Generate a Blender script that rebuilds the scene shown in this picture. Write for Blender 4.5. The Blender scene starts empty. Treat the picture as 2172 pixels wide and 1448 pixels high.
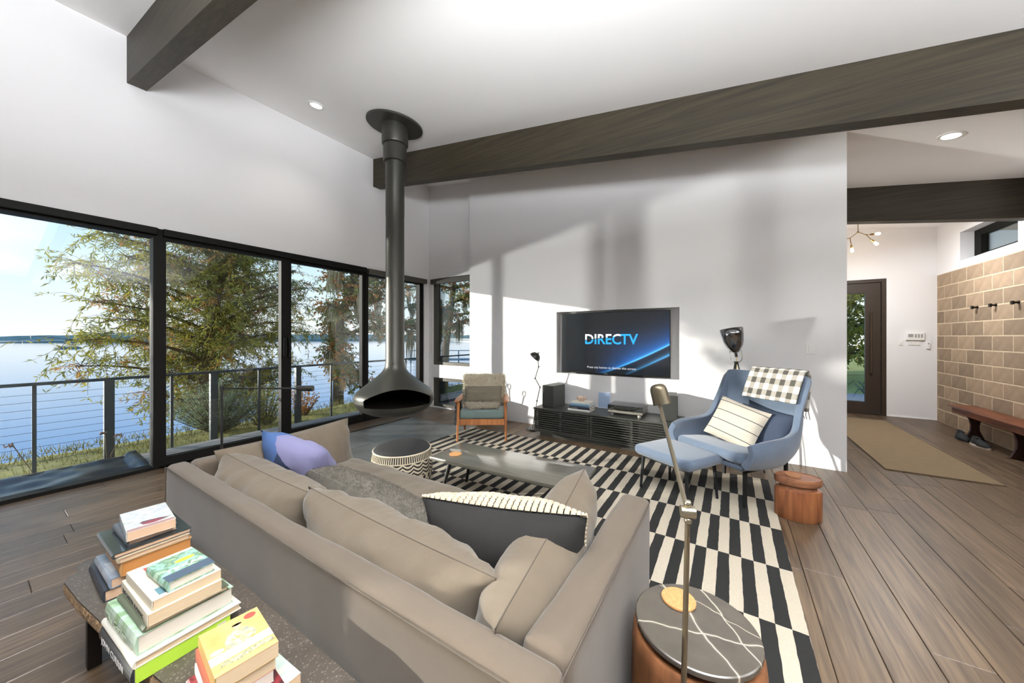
import bpy, bmesh, math, random
from mathutils import Vector, Matrix, noise, Euler
sc = bpy.context.scene
COL = sc.collection
PI = math.pi
# ------------------------------------------------------------------ camera, world, sun, exposure
EYE = 1.40
cam_d = bpy.data.cameras.new('camera'); cam = bpy.data.objects.new('camera', cam_d); COL.objects.link(cam)
cam.location = (0, 0, EYE); cam.rotation_euler = (PI / 2, 0, 0.5623)
cam_d.sensor_fit = 'HORIZONTAL'; cam_d.sensor_width = 36.0; cam_d.lens = 36.0 * 735.0 / 2172.0
cam_d.shift_y = -9.4 / 2172.0; cam_d.clip_start = 0.05; cam_d.clip_end = 3000
sc.camera = cam
sc.view_settings.view_transform = 'Standard'; sc.view_settings.look = 'None'
sc.view_settings.gamma = 1.0; sc.view_settings.use_curve_mapping = False
sc.view_settings.exposure = 0.45
sc.cycles.max_bounces = 12; sc.cycles.diffuse_bounces = 7; sc.cycles.glossy_bounces = 4
sc.cycles.transparent_max_bounces = 24; sc.cycles.caustics_reflective = False; sc.cycles.caustics_refractive = False

def lin(h):
    h = h.lstrip('#'); o = []
    for i in (0, 2, 4):
        c = int(h[i:i + 2], 16) / 255.0
        o.append(c / 12.92 if c <= 0.04045 else ((c + 0.055) / 1.055) ** 2.4)
    return (o[0], o[1], o[2], 1.0)

world = bpy.data.worlds.new('sky'); sc.world = world; world.use_nodes = True
nt = world.node_tree; nt.nodes.clear()
w_out = nt.nodes.new('ShaderNodeOutputWorld'); w_bg = nt.nodes.new('ShaderNodeBackground')
w_tc = nt.nodes.new('ShaderNodeTexCoord'); w_sep = nt.nodes.new('ShaderNodeSeparateXYZ'); w_rp = nt.nodes.new('ShaderNodeValToRGB')
nt.links.new(w_tc.outputs['Generated'], w_sep.inputs[0]); nt.links.new(w_sep.outputs['Z'], w_rp.inputs[0])
nt.links.new(w_rp.outputs[0], w_bg.inputs[0]); nt.links.new(w_bg.outputs[0], w_out.inputs[0])
cr = w_rp.color_ramp
cr.elements[0].position = 0.0; cr.elements[0].color = lin('f4f6f6')
cr.elements[1].position = 1.0; cr.elements[1].color = lin('3d7fd0')
for p, c in ((0.05, 'eaf4f9'), (0.14, 'd3eaf7'), (0.28, 'aed7f4'), (0.5, '74b2ea')):
    e = cr.elements.new(p); e.color = lin(c)
w_bg.inputs[1].default_value = 0.92

def sun_lamp(name, d, strength, colour, angle):
    l = bpy.data.lights.new(name, 'SUN'); l.energy = strength; l.color = colour; l.angle = angle
    o = bpy.data.objects.new(name, l); COL.objects.link(o)
    o.rotation_euler = Vector(d).to_track_quat('-Z', 'Y').to_euler(); o.location = (-20, -14, 6)
    return o
# low evening sun through the window wall, and the same sun mirrored up by the lake
sun_lamp('sun', (1.44, 1.0, -0.2606), 6.2, (1.0, 0.94, 0.85), math.radians(0.6))
sun_lamp('sun_off_lake', (1.44, 1.0, 0.2606), 1.4, (1.0, 0.97, 0.93), math.radians(2.5))
# added fill lights without fixtures: two wash the ceiling, others the hall and room
def area(name, loc, aim, sx, sy, watts, colour=(1, .96, .91)):
    l = bpy.data.lights.new(name, 'AREA'); l.shape = 'RECTANGLE'; l.size = sx; l.size_y = sy; l.energy = watts; l.color = colour
    o = bpy.data.objects.new(name, l); COL.objects.link(o); o.location = loc; o.rotation_euler = (Vector(aim) - Vector(loc)).to_track_quat('-Z', 'Y').to_euler(); return o
area('ceiling_fill', (0.2, 0.0, 2.75), (0.2, 0.0, 4), 3.4, .8, 540, (.93, .965, 1.0))
area('ceiling_fill_side', (3.6, 1.2, 2.2), (3.6, 1.2, 4), .6, 3.0, 240, (.93, .965, 1.0))
area('hall_fill', (1.9, 7.1, 3.0), (2.3, 7.0, 0.0), .4, .4, 45, (.96, .98, 1.0))  # area light added to brighten the hall, no fixture
for x_, y_ in ((0.4, -0.9), (-2.2, -1.2), (3.4, 0.6)):  # spots out of view, added as fill
    l_ = bpy.data.lights.new('fill_spot', 'SPOT'); l_.energy = 40; l_.spot_size = math.radians(110); l_.spot_blend = .9; l_.shadow_soft_size = .08; l_.color = (1, .95, .88)
    o_ = bpy.data.objects.new('fill_spot', l_); COL.objects.link(o_); o_.location = (x_, y_, 4.43 - .146 * (x_ + 5.15) - .05)

# ------------------------------------------------------------------ materials
_M = {}
def mat(name, col, rough=0.6, metal=0.0, noise_amt=0.0, noise_scale=20.0, bump=0.0, bump_scale=60.0, stretch=(1, 1, 1),
        sheen=0.0, coat=0.0, emit=None, emit_s=0.0, detail=4.0, rnd=0.0, spec=None, sss=0.0):
    if name in _M: return _M[name]
    m = bpy.data.materials.new(name); m.use_nodes = True; _M[name] = m
    n = m.node_tree.nodes; L = m.node_tree.links; b = n['Principled BSDF']
    c = lin(col) if isinstance(col, str) else col
    b.inputs['Base Color'].default_value = c; b.inputs['Roughness'].default_value = rough; b.inputs['Metallic'].default_value = metal
    if sheen: b.inputs['Sheen Weight'].default_value = sheen
    if coat: b.inputs['Coat Weight'].default_value = coat; b.inputs['Coat Roughness'].default_value = 0.08
    if spec is not None: b.inputs['Specular IOR Level'].default_value = spec
    if emit: b.inputs['Emission Color'].default_value = lin(emit); b.inputs['Emission Strength'].default_value = emit_s
    if noise_amt or bump or rnd:
        tc = n.new('ShaderNodeTexCoord'); mp = n.new('ShaderNodeMapping'); mp.inputs['Scale'].default_value = stretch
        L.new(tc.outputs['Object'], mp.inputs[0])
        src = None
        if noise_amt:
            nz = n.new('ShaderNodeTexNoise'); nz.inputs['Scale'].default_value = noise_scale; nz.inputs['Detail'].default_value = detail
            L.new(mp.outputs[0], nz.inputs[0])
            mr = n.new('ShaderNodeMapRange'); mr.inputs['From Min'].default_value = 0.25; mr.inputs['From Max'].default_value = 0.75
            mr.inputs['To Min'].default_value = 1 - noise_amt; mr.inputs['To Max'].default_value = 1 + noise_amt
            L.new(nz.outputs[0], mr.inputs[0]); src = mr.outputs[0]
        if rnd:
            oi = n.new('ShaderNodeObjectInfo'); m2 = n.new('ShaderNodeMapRange')
            m2.inputs['To Min'].default_value = 1 - rnd; m2.inputs['To Max'].default_value = 1 + rnd
            L.new(oi.outputs['Random'], m2.inputs[0])
            if src is None: src = m2.outputs[0]
            else:
                mu = n.new('ShaderNodeMath'); mu.operation = 'MULTIPLY'; L.new(src, mu.inputs[0]); L.new(m2.outputs[0], mu.inputs[1]); src = mu.outputs[0]
        if src is not None:
            vm = n.new('ShaderNodeVectorMath'); vm.operation = 'SCALE'; vm.inputs[0].default_value = c[:3]
            L.new(src, vm.inputs['Scale']); L.new(vm.outputs[0], b.inputs['Base Color'])
        if bump:
            nb = n.new('ShaderNodeTexNoise'); nb.inputs['Scale'].default_value = bump_scale; nb.inputs['Detail'].default_value = 3
            L.new(mp.outputs[0], nb.inputs[0]); bp = n.new('ShaderNodeBump'); bp.inputs['Strength'].default_value = bump; bp.inputs['Distance'].default_value = 0.01
            L.new(nb.outputs[0], bp.inputs['Height']); L.new(bp.outputs[0], b.inputs['Normal'])
    return m

def nodes_of(m): return m.node_tree.nodes, m.node_tree.links, m.node_tree.nodes['Principled BSDF']
def mathn(n, L, op, a, b=None):
    x = n.new('ShaderNodeMath'); x.operation = op
    for i, v in enumerate((a, b)):
        if v is None: continue
        if isinstance(v, (int, float)): x.inputs[i].default_value = v
        else: L.new(v, x.inputs[i])
    return x.outputs[0]

def wood(name, dark, light, rough=0.45, axis=0, scale=3.0, rnd=0.12, bump=0.08, streak=14.0, coat=0.0):
    """grain running along the given axis of the object"""
    if name in _M: return _M[name]
    m = mat(name, dark, rough, coat=coat); n, L, b = nodes_of(m)
    tc = n.new('ShaderNodeTexCoord'); oi = n.new('ShaderNodeObjectInfo')
    ad = n.new('ShaderNodeVectorMath'); ad.operation = 'ADD'
    sc_ = n.new('ShaderNodeVectorMath'); sc_.operation = 'SCALE'; sc_.inputs[0].default_value = (17.3, 9.1, 5.7); L.new(oi.outputs['Random'], sc_.inputs['Scale'])
    L.new(tc.outputs['Object'], ad.inputs[0]); L.new(sc_.outputs[0], ad.inputs[1])
    mp = n.new('ShaderNodeMapping'); s = [streak, streak, streak]; s[axis] = 0.9; mp.inputs['Scale'].default_value = s
    L.new(ad.outputs[0], mp.inputs[0])
    n1 = n.new('ShaderNodeTexNoise'); n1.inputs['Scale'].default_value = scale; n1.inputs['Detail'].default_value = 6; n1.inputs['Distortion'].default_value = 0.6
    L.new(mp.outputs[0], n1.inputs[0])
    rp = n.new('ShaderNodeValToRGB'); rp.color_ramp.elements[0].position = 0.32; rp.color_ramp.elements[0].color = lin(dark)
    rp.color_ramp.elements[1].position = 0.68; rp.color_ramp.elements[1].color = lin(light); L.new(n1.outputs[0], rp.inputs[0])
    mr = n.new('ShaderNodeMapRange'); mr.inputs['To Min'].default_value = 1 - rnd; mr.inputs['To Max'].default_value = 1 + rnd; L.new(oi.outputs['Random'], mr.inputs[0])
    vm = n.new('ShaderNodeVectorMath'); vm.operation = 'SCALE'; L.new(rp.outputs[0], vm.inputs[0]); L.new(mr.outputs[0], vm.inputs['Scale'])
    L.new(vm.outputs[0], b.inputs['Base Color'])
    bp = n.new('ShaderNodeBump'); bp.inputs['Strength'].default_value = bump; bp.inputs['Distance'].default_value = 0.004
    L.new(n1.outputs[0], bp.inputs['Height']); L.new(bp.outputs[0], b.inputs['Normal'])
    return m

def glass_mat(name, tint='ffffff', refl=1.0, rough=0.0):
    m = bpy.data.materials.new(name); m.use_nodes = True; n = m.node_tree.nodes; L = m.node_tree.links; n.clear()
    o = n.new('ShaderNodeOutputMaterial'); mx = n.new('ShaderNodeMixShader'); t = n.new('ShaderNodeBsdfTransparent'); g = n.new('ShaderNodeBsdfGlossy')
    f = n.new('ShaderNodeFresnel'); f.inputs[0].default_value = 1.45
    t.inputs[0].default_value = lin(tint); g.inputs['Roughness'].default_value = rough
    fm = mathn(n, L, 'MULTIPLY', f.outputs[0], refl)
    L.new(fm, mx.inputs[0]); L.new(t.outputs[0], mx.inputs[1]); L.new(g.outputs[0], mx.inputs[2]); L.new(mx.outputs[0], o.inputs[0])
    _M[name] = m; return m

WHITE = mat('white_wall_paint', 'e9e8e9', 0.75)
CEIL = mat('white_ceiling_paint', 'f6f5f4', 0.8)
BLACKF = mat('black_window_metal', '141311', 0.6, spec=.12)
GLASS = glass_mat('window_glass', 'fcfefd', 0.8)
TRIMW = mat('white_plastic', 'e9e8e6', 0.4)
DKMETAL = mat('dark_metal', '24231f', 0.4, 0.6)

# ------------------------------------------------------------------ mesh helpers
def slab_mb(w, h, t, r, puff=0.0):
    b = MB(); b.rbox(-w / 2, w / 2, -h / 2, h / 2, -t / 2, t / 2, r, 4)
    return b
class MB:
    def __init__(self): self.v = []; self.f = []; self.mi = []; self.cur = 0
    def add(self, vs, fs, M=None):
        o = len(self.v)
        for p in vs:
            p = Vector(p); self.v.append(M @ p if M else p)
        for f in fs: self.f.append(tuple(i + o for i in f)); self.mi.append(self.cur)
        return self
    def bm(self, b, M=None):
        b.verts.ensure_lookup_table(); b.verts.index_update()
        self.add([v.co.copy() for v in b.verts], [[v.index for v in f.verts] for f in b.faces], M); b.free(); return self
    def box(self, x0, x1, y0, y1, z0, z1, M=None):
        vs = [(x, y, z) for x in (x0, x1) for y in (y0, y1) for z in (z0, z1)]
        return self.add(vs, [(0, 1, 3, 2), (4, 6, 7, 5), (0, 4, 5, 1), (2, 3, 7, 6), (0, 2, 6, 4), (1, 5, 7, 3)], M)
    def rbox(self, x0, x1, y0, y1, z0, z1, r=0.01, seg=2, M=None):
        b = bmesh.new(); bmesh.ops.create_cube(b, size=1)
        for v in b.verts: v.co = Vector(((x0 + x1) / 2 + v.co.x * (x1 - x0), (y0 + y1) / 2 + v.co.y * (y1 - y0), (z0 + z1) / 2 + v.co.z * (z1 - z0)))
        bmesh.ops.bevel(b, geom=b.edges[:], offset=r, segments=seg, affect='EDGES', profile=0.5)
        return self.bm(b, M)
    def cone(self, a, b, ra, rb, n=12, caps=True):
        a = Vector(a); b = Vector(b); d = (b - a).normalized()
        u = d.orthogonal().normalized(); w = d.cross(u); vs = []
        for i in range(n):
            t = 2 * PI * i / n; e = u * math.cos(t) + w * math.sin(t); vs += [a + e * ra, b + e * rb]
        fs = [(2 * i, 2 * ((i + 1) % n), 2 * ((i + 1) % n) + 1, 2 * i + 1) for i in range(n)]
        if caps: fs += [tuple(2 * i for i in range(n))[::-1], tuple(2 * i + 1 for i in range(n))]
        return self.add(vs, fs)
    def cyl(self, a, b, r, n=12): return self.cone(a, b, r, r, n)
    def lathe(self, prof, n=32, M=None, cap0=False, cap1=False):
        vs = [(r * math.cos(2 * PI * i / n), r * math.sin(2 * PI * i / n), z) for r, z in prof for i in range(n)]
        fs = [(k * n + i, k * n + (i + 1) % n, (k + 1) * n + (i + 1) % n, (k + 1) * n + i) for k in range(len(prof) - 1) for i in range(n)]
        if cap0: fs.append(tuple(range(n))[::-1])
        if cap1: fs.append(tuple((len(prof) - 1) * n + i for i in range(n)))
        return self.add(vs, fs, M)
    def tube(self, pts, r, n=8, closed=False):
        pts = [Vector(p) for p in pts]; k = len(pts); rs = r if isinstance(r, (list, tuple)) else [r] * k; vs = []
        u = None
        for i, p in enumerate(pts):
            if closed: d = pts[(i + 1) % k] - pts[i - 1]
            else: d = pts[min(i + 1, k - 1)] - pts[max(i - 1, 0)]
            d = d.normalized() if d.length > 1e-9 else Vector((0, 0, 1))
            if u is None: u = d.orthogonal().normalized()
            u = (u - d * u.dot(d)); u = u.normalized() if u.length > 1e-6 else d.orthogonal().normalized()
            w = d.cross(u)
            vs += [p + (u * math.cos(2 * PI * j / n) + w * math.sin(2 * PI * j / n)) * rs[i] for j in range(n)]
        fs = []
        for i in range(k if closed else k - 1):
            a = i * n; b = ((i + 1) % k) * n
            fs += [(a + j, a + (j + 1) % n, b + (j + 1) % n, b + j) for j in range(n)]
        if not closed: fs += [tuple(range(n))[::-1], tuple((k - 1) * n + j for j in range(n))]
        return self.add(vs, fs)
    def prism(self, poly, z0, z1, M=None):
        n = len(poly); vs = [(x, y, z0) for x, y in poly] + [(x, y, z1) for x, y in poly]
        return self.add(vs, [tuple(range(n))[::-1], tuple(range(n, 2 * n))] + [(i, (i + 1) % n, n + (i + 1) % n, n + i) for i in range(n)], M)
    def grid(self, fn, nu, nv, closed_u=False):
        vs = [fn(i / nu, j / nv) for j in range(nv + 1) for i in range(nu + (0 if closed_u else 1))]
        w = nu if closed_u else nu + 1
        fs = [(j * w + i, j * w + (i + 1) % w, (j + 1) * w + (i + 1) % w, (j + 1) * w + i) for j in range(nv) for i in range(nu)]
        return self.add(vs, fs)
    def sphere(self, c, r, n=12, m=8, s=(1, 1, 1)):
        c = Vector(c)
        return self.grid(lambda u, v: c + Vector((r * s[0] * math.sin(PI * v) * math.cos(2 * PI * u), r * s[1] * math.sin(PI * v) * math.sin(2 * PI * u), r * s[2] * math.cos(PI * v))), n, m, True)
    def mesh(self, name, mats, smooth=False, fix=True):
        me = bpy.data.meshes.new(name); me.from_pydata([tuple(p) for p in self.v], [], self.f)
        for m in (mats if isinstance(mats, (list, tuple)) else [mats]): me.materials.append(m)
        if any(self.mi): me.polygons.foreach_set('material_index', self.mi)
        if fix and len(self.f) < 60000:
            b = bmesh.new(); b.from_mesh(me); bmesh.ops.recalc_face_normals(b, faces=b.faces); b.to_mesh(me); b.free()
        if smooth:
            me.polygons.foreach_set('use_smooth', [True] * len(me.polygons))
            if smooth != 'all':
                try: me.set_sharp_from_angle(angle=math.radians(35))
                except Exception: pass
        me.update(); return me
    def build(self, name, mats, parent=None, smooth=False, label=None, kind=None, fix=True, world=False):
        if world and parent is not None:
            inv = parent.matrix_basis.inverted() if parent.parent is None else (parent.parent.matrix_basis @ parent.matrix_basis).inverted()
            self.v = [inv @ p for p in self.v]
        o = bpy.data.objects.new(name, self.mesh(name, mats, smooth, fix)); COL.objects.link(o)
        if parent is not None: o.parent = parent
        if label: o['label'] = label
        if kind: o['kind'] = kind
        return o

def thing(name, label, cat, loc=(0, 0, 0), rz=0.0, group=None, kind=None):
    o = bpy.data.objects.new(name, None); COL.objects.link(o); o.location = loc; o.rotation_euler = (0, 0, rz)
    o.empty_display_size = 0.1
    if label: o['label'] = label
    if cat: o['category'] = cat
    if group: o['group'] = group
    if kind: o['kind'] = kind
    o.matrix_basis = Matrix.Translation(Vector(loc)) @ Matrix.Rotation(rz, 4, 'Z')
    return o
def tag(o, label, cat, group=None, kind=None):
    if label: o['label'] = label
    if cat: o['category'] = cat
    if group: o['group'] = group
    if kind: o['kind'] = kind
    return o
def struct(o): o['kind'] = 'structure'; return o
def instance(o, name, parent, M=None):
    c = o.copy(); c.name = name; COL.objects.link(c)
    if parent is not None: c.parent = parent
    if M is not None: c.matrix_basis = M
    return c
def copy_thing(root, loc=None, rz=None):
    r = root.copy(); COL.objects.link(r)
    for ch in [o for o in COL.objects if o.parent == root]:
        c = ch.copy(); COL.objects.link(c); c.parent = r
        for g in [o for o in COL.objects if o.parent == ch]:
            d = g.copy(); COL.objects.link(d); d.parent = c
    if loc is not None: r.location = loc
    if rz is not None: r.rotation_euler = (0, 0, rz)
    return r
def T(x, y, z): return Matrix.Translation((x, y, z))
def basis(o, x, y, z):
    M = Matrix.Identity(4)
    for i, a in enumerate((x, y, z)):
        a = Vector(a).normalized()
        for k in range(3): M[k][i] = a[k]
    return T(*o) @ M
def pillow_mb(w, h, t, M=None, n=20, wr=0.012, seed=0, ears=0.06, p=2.6):
    """a stuffed cushion in the XY plane, thickness along Z, with pulled-out corners and creases"""
    b = MB(); rnd = Vector((seed * 3.7, seed * 1.3, seed * 2.1))
    for s in (1, -1):
        def fn(u, v):
            a = (u * 2 - 1); c = (v * 2 - 1)
            f = max(0.0, (1 - abs(a) ** p)) ** 0.55 * max(0.0, (1 - abs(c) ** p)) ** 0.55
            pin = 1 - ears * (1 - (abs(c) ** 2)) * abs(a) ** 3; pin2 = 1 - ears * (1 - (abs(a) ** 2)) * abs(c) ** 3
            x = a * w / 2 * pin; y = c * h / 2 * pin2
            q = Vector((x * 7, y * 7, s * 2.0)) + rnd
            edge = 1 - f
            d = wr * (noise.noise(q) + 0.7 * noise.noise(q * 2.3)) + wr * 1.1 * edge * f ** 0.3 * math.sin((a * 9 + c * 7 + 3 * noise.noise(q))) * 0.6
            z = s * (t / 2 * f + d * min(1, f * 3))
            return Vector((x, y, z))
        b.grid(fn, n, n)
    if M is not None: b.v = [M @ q for q in b.v]
    return b
def text_obj(name, body, size, M, m, parent, extrude=0.0004, align='LEFT', sx=1.0, bold=0.0):
    c = bpy.data.curves.new(name, 'FONT'); c.body = body; c.size = size; c.extrude = extrude; c.align_x = align; c.resolution_u = 3; c.offset = bold
    c.materials.append(m)
    tmp = bpy.data.objects.new(name + '_curve', c); COL.objects.link(tmp); bpy.context.view_layer.update()
    me = bpy.data.meshes.new_from_object(tmp.evaluated_get(bpy.context.evaluated_depsgraph_get()))
    bpy.data.objects.remove(tmp); me.name = name
    if not me.materials: me.materials.append(m)
    o = bpy.data.objects.new(name, me); COL.objects.link(o)
    if parent is not None: o.parent = parent
    o.matrix_basis = M @ Matrix.Diagonal((sx, 1, 1, 1))
    return o
def zc(x): return 4.43 - 0.146 * (x + 5.15)       # underside of the sloping ceiling
# ------------------------------------------------------------------ floor
FLOORW = wood('floor_oak', '413325', '66533f', 0.40, axis=1, scale=2.6, rnd=0.16, bump=0.15, streak=17.0)
fl = MB().box(-5.4, 5.1, -5.2, 9.0, -0.12, -0.012)
floor = struct(fl.build('floor', mat('floor_gap', '17120e', 0.9)))
rp_ = random.Random(4)
PW = 0.19
ncol = int(math.ceil((3.0 + 5.14) / PW))
_pl = {}
def plank_mesh(w, l):
    k = (round(w, 3), round(l, 2))
    if k not in _pl: _pl[k] = MB().rbox(-w / 2 + 0.0012, w / 2 - 0.0012, -l / 2 + 0.001, l / 2 - 0.001, -0.014, 0, 0.0022, 1).mesh('plank', FLOORW)
    return _pl[k]
def hearth_at(x, y0, y1): return -4.62 < x < -3.40 and not (y1 < 1.75 or y0 > 4.15)
for i in range(ncol):
    x = -5.14 + (i + 0.5) * PW
    y = -0.6 - rp_.random() * 1.2
    while y < 8.72:
        l = rp_.choice((1.6, 2.0, 2.4, 2.8)); y1 = min(y + l, 8.74)
        segs = [(y, y1)]
        if -4.70 < x < -3.30:
            segs = []
            if y < 1.74: segs.append((y, min(y1, 1.74)))
            if y1 > 4.16: segs.append((max(y, 4.16), y1))
        for a, b_ in segs:
            if b_ - a < 0.05: continue
            o = bpy.data.objects.new('plank', plank_mesh(PW, b_ - a)); COL.objects.link(o); o.parent = floor; o.location = (x, (a + b_) / 2, 0)
        y = y1
far = MB()
for i in range(14): far.rbox(3.0 + i * PW + .001, 3.0 + (i + 1) * PW - .001, -5.1, 5.4, -0.014, 0, 0.002, 1)
for i in range(ncol): far.rbox(-5.14 + i * PW + .001, -5.14 + (i + 1) * PW - .001, -5.1, -1.85, -0.014, 0, 0.002, 1)
far.build('plank_area', FLOORW, floor, kind='stuff')
# slate hearth let into the boards
SLATE = mat('slate', '5f605f', 0.38, noise_amt=0.25, noise_scale=4, bump=0.12, bump_scale=9, rnd=0.1)
hearth = struct(MB().box(-4.70, -3.30, 1.74, 4.16, -0.02, -0.006).build('floor_hearth', mat('grout', '2b2a28', 0.9)))
_tile = MB().rbox(-0.346, 0.346, -0.2995, 0.2995, -0.014, 0.002, 0.002, 1).mesh('tile', SLATE)
for i in range(2):
    for j in range(4):
        o = bpy.data.objects.new('tile', _tile); COL.objects.link(o); o.parent = hearth; o.location = (-4.35 + 0.70 * i, 2.045 + 0.605 * j, 0)

# ------------------------------------------------------------------ walls and ceiling
XW = -5.15; XO = -5.33
def wallbox(name, boxes, m=WHITE):
    b = MB()
    for q in boxes: b.box(*q)
    return struct(b.build(name, m))
def slope_top(b, x0, x1, y0, y1, z0, lift=0.05):
    vs = []
    for x in (x0, x1):
        for y in (y0, y1): vs += [(x, y, z0), (x, y, zc(x) + lift)]
    b.add(vs, [(0, 1, 3, 2), (4, 6, 7, 5), (0, 4, 5, 1), (2, 3, 7, 6), (0, 2, 6, 4), (1, 5, 7, 3)])
    return b
wl = MB(); wl.box(XO, XW, -5.2, 5.2, 2.55, 4.48); wl.box(XO, XW, -2.22, -0.35, -0.1, 2.55); wl.box(XO, XW, -5.2, -4.4, -0.1, 2.55); wl.box(XO, XW, 4.90, 5.2, -0.1, 2.55)
struct(wl.build('wall_left', WHITE))
wb = MB(); wb.box(XW - .001, -5.05, 5.02, 5.2, -0.1, 2.56); slope_top(wb, XW - .001, -3.55, 5.02, 5.2, 2.56); wb.box(-5.05, -3.55, 5.02, 5.2, 0.60, 0.85); wb.box(-5.05, -3.55, 5.02, 5.2, -0.1, 0.02)
wb.box(-3.75, -3.55, 5.02, 5.2, -0.1, 2.56)
struct(wb.build('wall_back', WHITE))
# television wall: a freestanding leaf with a shallow niche
YT = 4.89
NX0, NX1, NZ0, NZ1 = -2.27, -0.553, 0.85, 1.785
wt = MB(); slope_top(wt, -3.985, NX0, YT, 5.26, 0); slope_top(wt, NX1, 1.022, YT, 5.26, 0)
wt.box(NX0, NX1, YT, 5.26, 0, NZ0); slope_top(wt, NX0, NX1, YT, 5.26, NZ1); wt.box(NX0, NX1, YT + 0.13, 5.26, NZ0, NZ1)
struct(wt.build('wall_television', WHITE))
# entrance hall
YD = 8.745; XB = 2.94
wf = MB(); slope_top(wf, 0.7, 1.37, YD, 8.95, -0.1); slope_top(wf, 1.37, 2.345, YD, 8.95, 2.443); slope_top(wf, 2.345, 3.2, YD, 8.95, -0.1)
struct(wf.build('wall_entrance', WHITE))
struct(slope_top(MB(), 0.7, 0.88, 5.26, 8.8, -0.1).build('wall_hall', WHITE))
wr = MB(); wr.box(XB, 3.2, 5.4, YD, 2.435, 2.55); wr.box(XB, 3.2, 5.4, 6.80, 2.55, 2.98); wr.box(XB, 3.2, 8.05, YD, 2.55, 2.98); slope_top(wr, XB, 3.2, 5.4, YD, 2.98)
wr.box(XB + 0.19, 3.2, 5.4, YD, -0.1, 2.435)
slope_top(wr, XB, 5.1, 5.26, 5.4, -0.1)
wall_right = struct(wr.build('wall_right', WHITE))
MORTAR = mat('mortar', 'c9b79a', 0.9, noise_amt=0.1, noise_scale=30, bump=0.1, bump_scale=120)
struct(MB().box(XB + 0.0025, XB + 0.19, 5.4, YD - 0.001, 0, 2.435).build('wall_block', MORTAR))
bw = bpy.data.objects['wall_block']
BLK = mat('sandy_block', '96816a', 0.85, noise_amt=0.16, noise_scale=9, bump=0.25, bump_scale=90, rnd=0.22)
_bk = {}
for r in range(12):
    y = YD - (0.05 if r % 2 else 0.235); ends = [YD - 0.004]
    while y > 5.4: ends.append(y); y -= 0.405
    ends.append(5.4)
    for a, b_ in zip(ends[:-1], ends[1:]):
        l = a - b_ - 0.014
        if l < 0.03: continue
        k = round(l, 3)
        if k not in _bk: _bk[k] = MB().rbox(0, 0.06, -l / 2, l / 2, -0.0945, 0.0945, 0.004, 1).mesh('block', BLK)
        o = bpy.data.objects.new('block', _bk[k]); COL.objects.link(o); o.parent = bw; o.location = (XB, (a + b_) / 2, 0.1015 + 0.2028 * r)
# the part of the house behind and beside the camera
wz = MB(); slope_top(wz, 4.95, 5.1, -5.2, 5.4, -0.1); struct(wz.build('wall_kitchen', mat('unseen_wall_dark', '4f453b', .6)))  # unseen wall darkened to weaken its reflection in the panes
wz = MB(); slope_top(wz, XO, 5.1, -5.2, -5.05, -0.1); struct(wz.build('wall_rear', WHITE))
ce = MB()
vs = [(x, y, zc(x) + dz) for x in (-5.5, 5.2) for y in (-5.3, 9.0) for dz in (0, 0.2)]
ce.add(vs, [(0, 1, 3, 2), (4, 6, 7, 5), (0, 4, 5, 1), (2, 3, 7, 6), (0, 2, 6, 4), (1, 5, 7, 3)])
struct(ce.build('ceiling', CEIL))
# dark glulam beams running down the slope
BEAM = wood('beam_wood', '292317', '3d3524', 0.6, axis=0, scale=1.6, rnd=0.05, bump=0.1, streak=26)
def beam(n, y0, y1, x0, x1, dpt=0.468):
    b = MB(); vs = []
    for x in (x0, x1):
        for y in (y0, y1): vs += [(x, y, zc(x) - dpt), (x, y, zc(x) + 0.02)]
    b.add(vs, [(0, 1, 3, 2), (4, 6, 7, 5), (0, 4, 5, 1), (2, 3, 7, 6), (0, 2, 6, 4), (1, 5, 7, 3)])
    struct(b.build('trim_%d' % n, BEAM))
beam(1, 3.735, 3.875, XW, 4.95); beam(2, 0.885, 1.025, XW, 4.95); beam(3, 6.59, 6.73, 0.88, XB); beam(4, -1.97, -1.83, XW, 4.95)

# ------------------------------------------------------------------ windows and doors of the lake side
def frame_y(b, y0, y1, z0, z1, sl, sr, zb, zt, x0, x1):
    b.box(x0, x1, y0, y0 + sl, z0, z1); b.box(x0, x1, y1 - sr, y1, z0, z1); b.box(x0, x1, y0 + sl, y1 - sr, z0, z0 + zb); b.box(x0, x1, y0 + sl, y1 - sr, z1 - zt, z1)
def lake_unit(name, y0, y1, sl, sr, zb, zt, x0, x1, blind=True):
    e = thing(name, None, None, (-5.22, y0, 0), kind='structure')
    b = MB(); frame_y(b, y0, y1, 0.0, 2.55, sl, sr, zb, zt, x0, x1); b.build('frame', BLACKF, e, world=True)
    xm = (x0 + x1) / 2
    g = MB(); g.box(xm - .005, xm + .005, y0 + sl - .004, y1 - sr + .004, zb - .004, 2.55 - zt + .004); g.build('pane', GLASS, e, world=True)
    return e
w1 = lake_unit('window_1', -0.35, 1.115, 0.06, 0.045, 0.035, 0.10, -5.26, -5.13)
w0 = lake_unit('window_5', -4.40, -2.22, 0.06, 0.05, 0.06, 0.11, -5.26, -5.14)
d1 = lake_unit('door_1', 1.115, 2.375, 0.055, 0.075, 0.11, 0.11, -5.215, -5.135)
d2 = lake_unit('door_2', 2.375, 3.60, 0.075, 0.05, 0.11, 0.11, -5.265, -5.185)
w2 = lake_unit('window_2', 3.60, 4.90, 0.06, 0.10, 0.11, 0.11, -5.275, -5.175)
HND = mat('black_handle', '0d0d0d', 0.35, 0.5)
for e, y in ((d1, 2.335), (d2, 2.42)):
    b = MB(); b.rbox(-5.135 if e is d1 else -5.185, -5.105 if e is d1 else -5.155, y - .018, y + .018, 1.12, 1.40, .006, 2); b.build('handle', HND, e, world=True)
struct(MB().box(-5.30, -5.135, 1.115, 4.90, -0.02, 0.02).build('trim_5', BLACKF))
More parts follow.
